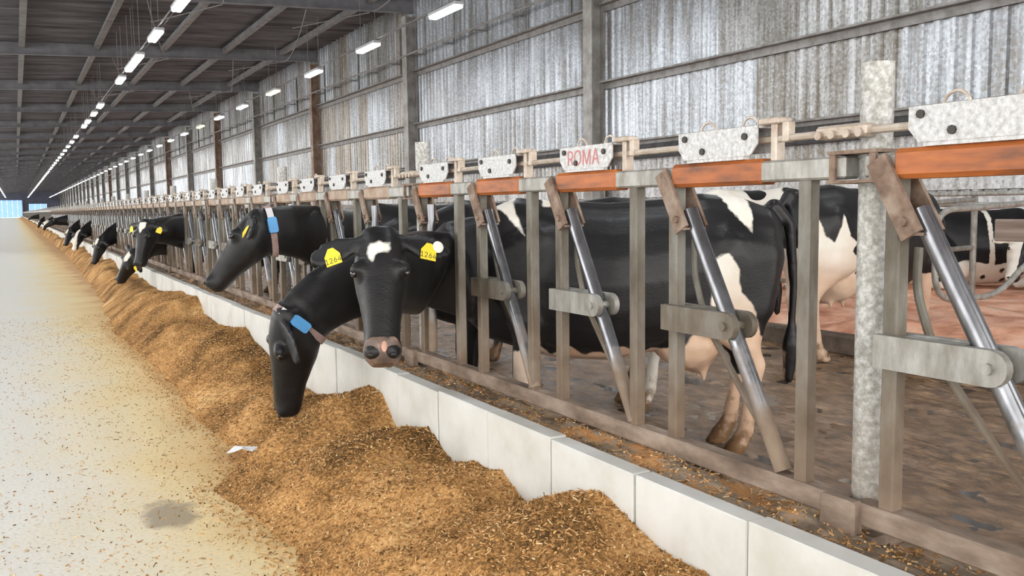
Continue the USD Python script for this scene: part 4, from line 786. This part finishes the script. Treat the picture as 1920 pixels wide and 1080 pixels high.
# --- farther cows along the fence
def white_d(V, H, head):
    w = np.where(head & (H[:, 2] > -0.06), sd_poly(H[:, [1, 0]], [(-0.05, 0.03), (0.05, 0.02), (0.05, 0.09), (0.0, 0.17), (-0.04, 0.11)]), -0.3); return w
cow('holstein_cow', 'black cow with a white forehead patch and raised head beyond the collared cow', (3.15, 13.3), math.radians(190), (1.42, 12.1, 1.31), (-0.24, -0.2, -0.90), (-0.60, -0.66, 0.42), white_d, edge=0.022, ears=((1.1, 0.1), (1.1, 0.1)), tagged='LR', neck_in=(0.3, 0.8), tag_text='')
def white_e(V, H, head): return np.where(head & (H[:, 2] > -0.06), sd_poly(H[:, [1, 0]], [(-0.04, 0.0), (0.04, 0.0), (0.045, 0.12), (0.0, 0.18), (-0.045, 0.12)]), -0.3)
cow('holstein_cow', 'black cow with a white forehead flash eating beside the raised head with two ear tags', (3.1, 14.9), math.radians(180), (1.42, 13.9, 0.82), (-0.26, 0.40, -0.52), (-0.85, -0.40, 0.1), white_e, edge=0.03, ears=((0.8, 0.1), (0.8, 0.1)), tagged='L', neck_in=(0.75, 0.35), tag_text='')
EATS = cow('holstein_cow', 'black cow reaching steeply down to the feed, next beyond the raised white marked head', (3.05, 22.0), math.radians(180), (1.58, 21.7, 0.84), (-0.20, -0.05, -0.55), (-0.85, -0.5, 0.2), white_e, edge=0.034, ears=((0.9, 0.1), (0.9, 0.1)), tagged='R', neck_in=(0.75, 0.35), tag_text='')
def white_g(V, H, head):
    w = np.where(head & (H[:, 2] > -0.16), 0.045 + 0.06 * np.clip(H[:, 0] - 0.1, 0, 1) - np.abs(H[:, 1]), -0.3)
    return np.maximum(w, side_only(V, sd_poly(XZ(V), [(0.7, 1.6), (0.95, 1.6), (0.9, 0.9), (0.75, 1.0)]), 1))
BLAZE = cow('holstein_cow', 'black cow with a broad white blaze eating from the heap in the middle distance', (3.05, 29.6), math.radians(180), (1.60, 29.3, 0.86), (-0.22, -0.2, -0.55), (-0.7, -0.7, 0.2), white_g, edge=0.036, ears=((0.9, 0.1), (0.9, 0.1)), neck_in=(0.75, 0.35))
copy_of(EATS, (3.05, 34.9, 0), math.radians(180), 'dark cow eating just beyond the cow with the broad white blaze')
LOOKS_UP = cow('holstein_cow', 'black cow stretching its raised head level over the kerb in the far distance', (3.0, 43.0), math.radians(180), (1.45, 43.0, 1.20), (-0.8, -0.05, -0.55), (-0.55, -0.05, 0.8), None, edge=0.04, neck_in=(0.7, 0.4))
def white_h(V, H, head): return np.where(head & (H[:, 0] < 0.42), 0.08, -0.3)
cow('holstein_cow', 'far cow with a white face and dark muzzle eating from the heap', (3.05, 60.0), math.radians(180), (1.58, 59.7, 0.95), (-0.25, -0.2, -0.55), (-0.7, -0.6, 0.2), white_h, edge=0.04, neck_in=(0.75, 0.35))
copy_of(EATS, (3.05, 78, 0), math.radians(180), 'second farthest cow head, a dark one low over the heap')
copy_of(LOOKS_UP, (3.0, 96, 0), math.radians(180), 'farthest cow head in view near the end of the feed fence')

# --- cows behind
def white_k(V, H, head):
    w = np.full(len(V), -0.3)
    for p in ([(-0.80, 0.98), (-0.74, 1.24), (-0.68, 1.06), (-0.60, 1.0), (-0.50, 1.24), (-0.44, 1.05), (-0.36, 1.0), (-0.42, 0.92), (-0.30, 0.85), (-0.30, -0.1), (-0.9, -0.1), (-0.9, 0.9)],): w = np.maximum(w, sd_poly(XZ(V), p))
    w = np.maximum(w, np.where(np.abs(V[:, 0] + 0.34) < 0.2, 0.72 - V[:, 2], -0.3)); w = np.maximum(w, np.where(V[:, 0] > 0.4, 0.7 - V[:, 2], -0.3))
    return w
cow('holstein_cow', 'black cow with white hind legs standing with its rump to the fence', (6.88, 5.52, 0.0), math.radians(-4), (8.35, 6.15, 1.05), (0.45, 0.45, -0.75), (0.6, 0.5, 0.5), white_k, lambda V, H, head: np.clip((0.98 - V[:, 2]) / 0.3, 0, 1) * 0.75, edge=0.018, scale=1.07, smooth_n=9, legs={('h', 1): 0.06, ('h', -1): -0.02},
    dirt=lambda V, H, head: np.clip((0.75 - V[:, 2]) / 0.6, 0, 1) * np.where(V[:, 1] > 0, 0.72, 0.52), neck_in=(0.6, 0.5))
def white_w(V, H, head):
    return 0.10 - 0.34 * np.maximum(0, meshkit.fbm(V * [2.2, 2.2, 1.6] + 3.7, 2, 4) - 0.50) * 8
cow('holstein_cow', 'mostly white cow with black spots standing behind the rump of the cow facing the camera', (8.3, 8.3, 0.15), math.radians(172), (6.4, 8.3, 1.45), (-0.75, -0.3, -0.6), (-0.6, 0, 0.8), white_w, edge=0.032, neck_in=(0.6, 0.5))
def white_l(V, H, head):
    w = sd_poly(XZ(V), [(-0.95, -0.1), (0.75, -0.1), (0.7, 0.25), (0.45, 0.34), (0.2, 0.28), (-0.2, 0.36), (-0.42, 0.30), (-0.5, 0.8), (-0.56, 0.8), (-0.60, 0.45), (-0.95, 0.5)]); w = np.maximum(w, sd_poly(XZ(V), [(0.12, 0.2), (0.20, 0.2), (0.17, 0.6), (0.22, 1.0), (0.16, 1.0), (0.12, 0.6)])); w = np.maximum(w, sd_poly(XZ(V), [(0.60, 0.1), (1.2, 0.1), (1.2, 0.75), (0.78, 0.66), (0.70, 0.45)]))
    sp = 0.03 - np.minimum.reduce([np.linalg.norm(V[:, [0, 2]] - c, axis=1) for c in ((0.1, 0.14), (-0.3, 0.2), (0.5, 0.18), (-0.7, 0.3), (0.3, 0.22), (-0.1, 0.27), (-0.5, 0.13), (0.36, 0.1))])
    return np.minimum(w, -sp)
cow('holstein_cow', 'black and white cow lying on the bedding behind the bent pipe divider', (11.15, 7.3, 0.26), math.radians(-32), (12.0, 6.45, 1.22), (0.5, -0.5, -0.5), (0.4, -0.4, 0.8), white_l, edge=0.026, scale=1.12, lying=True, tail=False, dirt=lambda V, H, head: 0 * V[:, 0], neck_in=(0.5, 0.5))
def white_m(V, H, head): return np.where(head, 0.03 - 0.10 * (H[:, 1] > 0.02), np.where(V[:, 2] > 0.5, -0.2, 0.1))
cow('holstein_cow', 'lying cow with a white face at the right edge of the picture', (11.55, 5.35, 0.22), math.radians(146), (10.50, 6.12, 1.00), (-0.42, -0.12, -0.62), (-0.6, -0.55, 0.5), white_m, edge=0.03, lying=True, tail=False, tagged='L', dirt=lambda V, H, head: 0 * V[:, 0], neck_in=(0.4, 0.7), tag_text='')
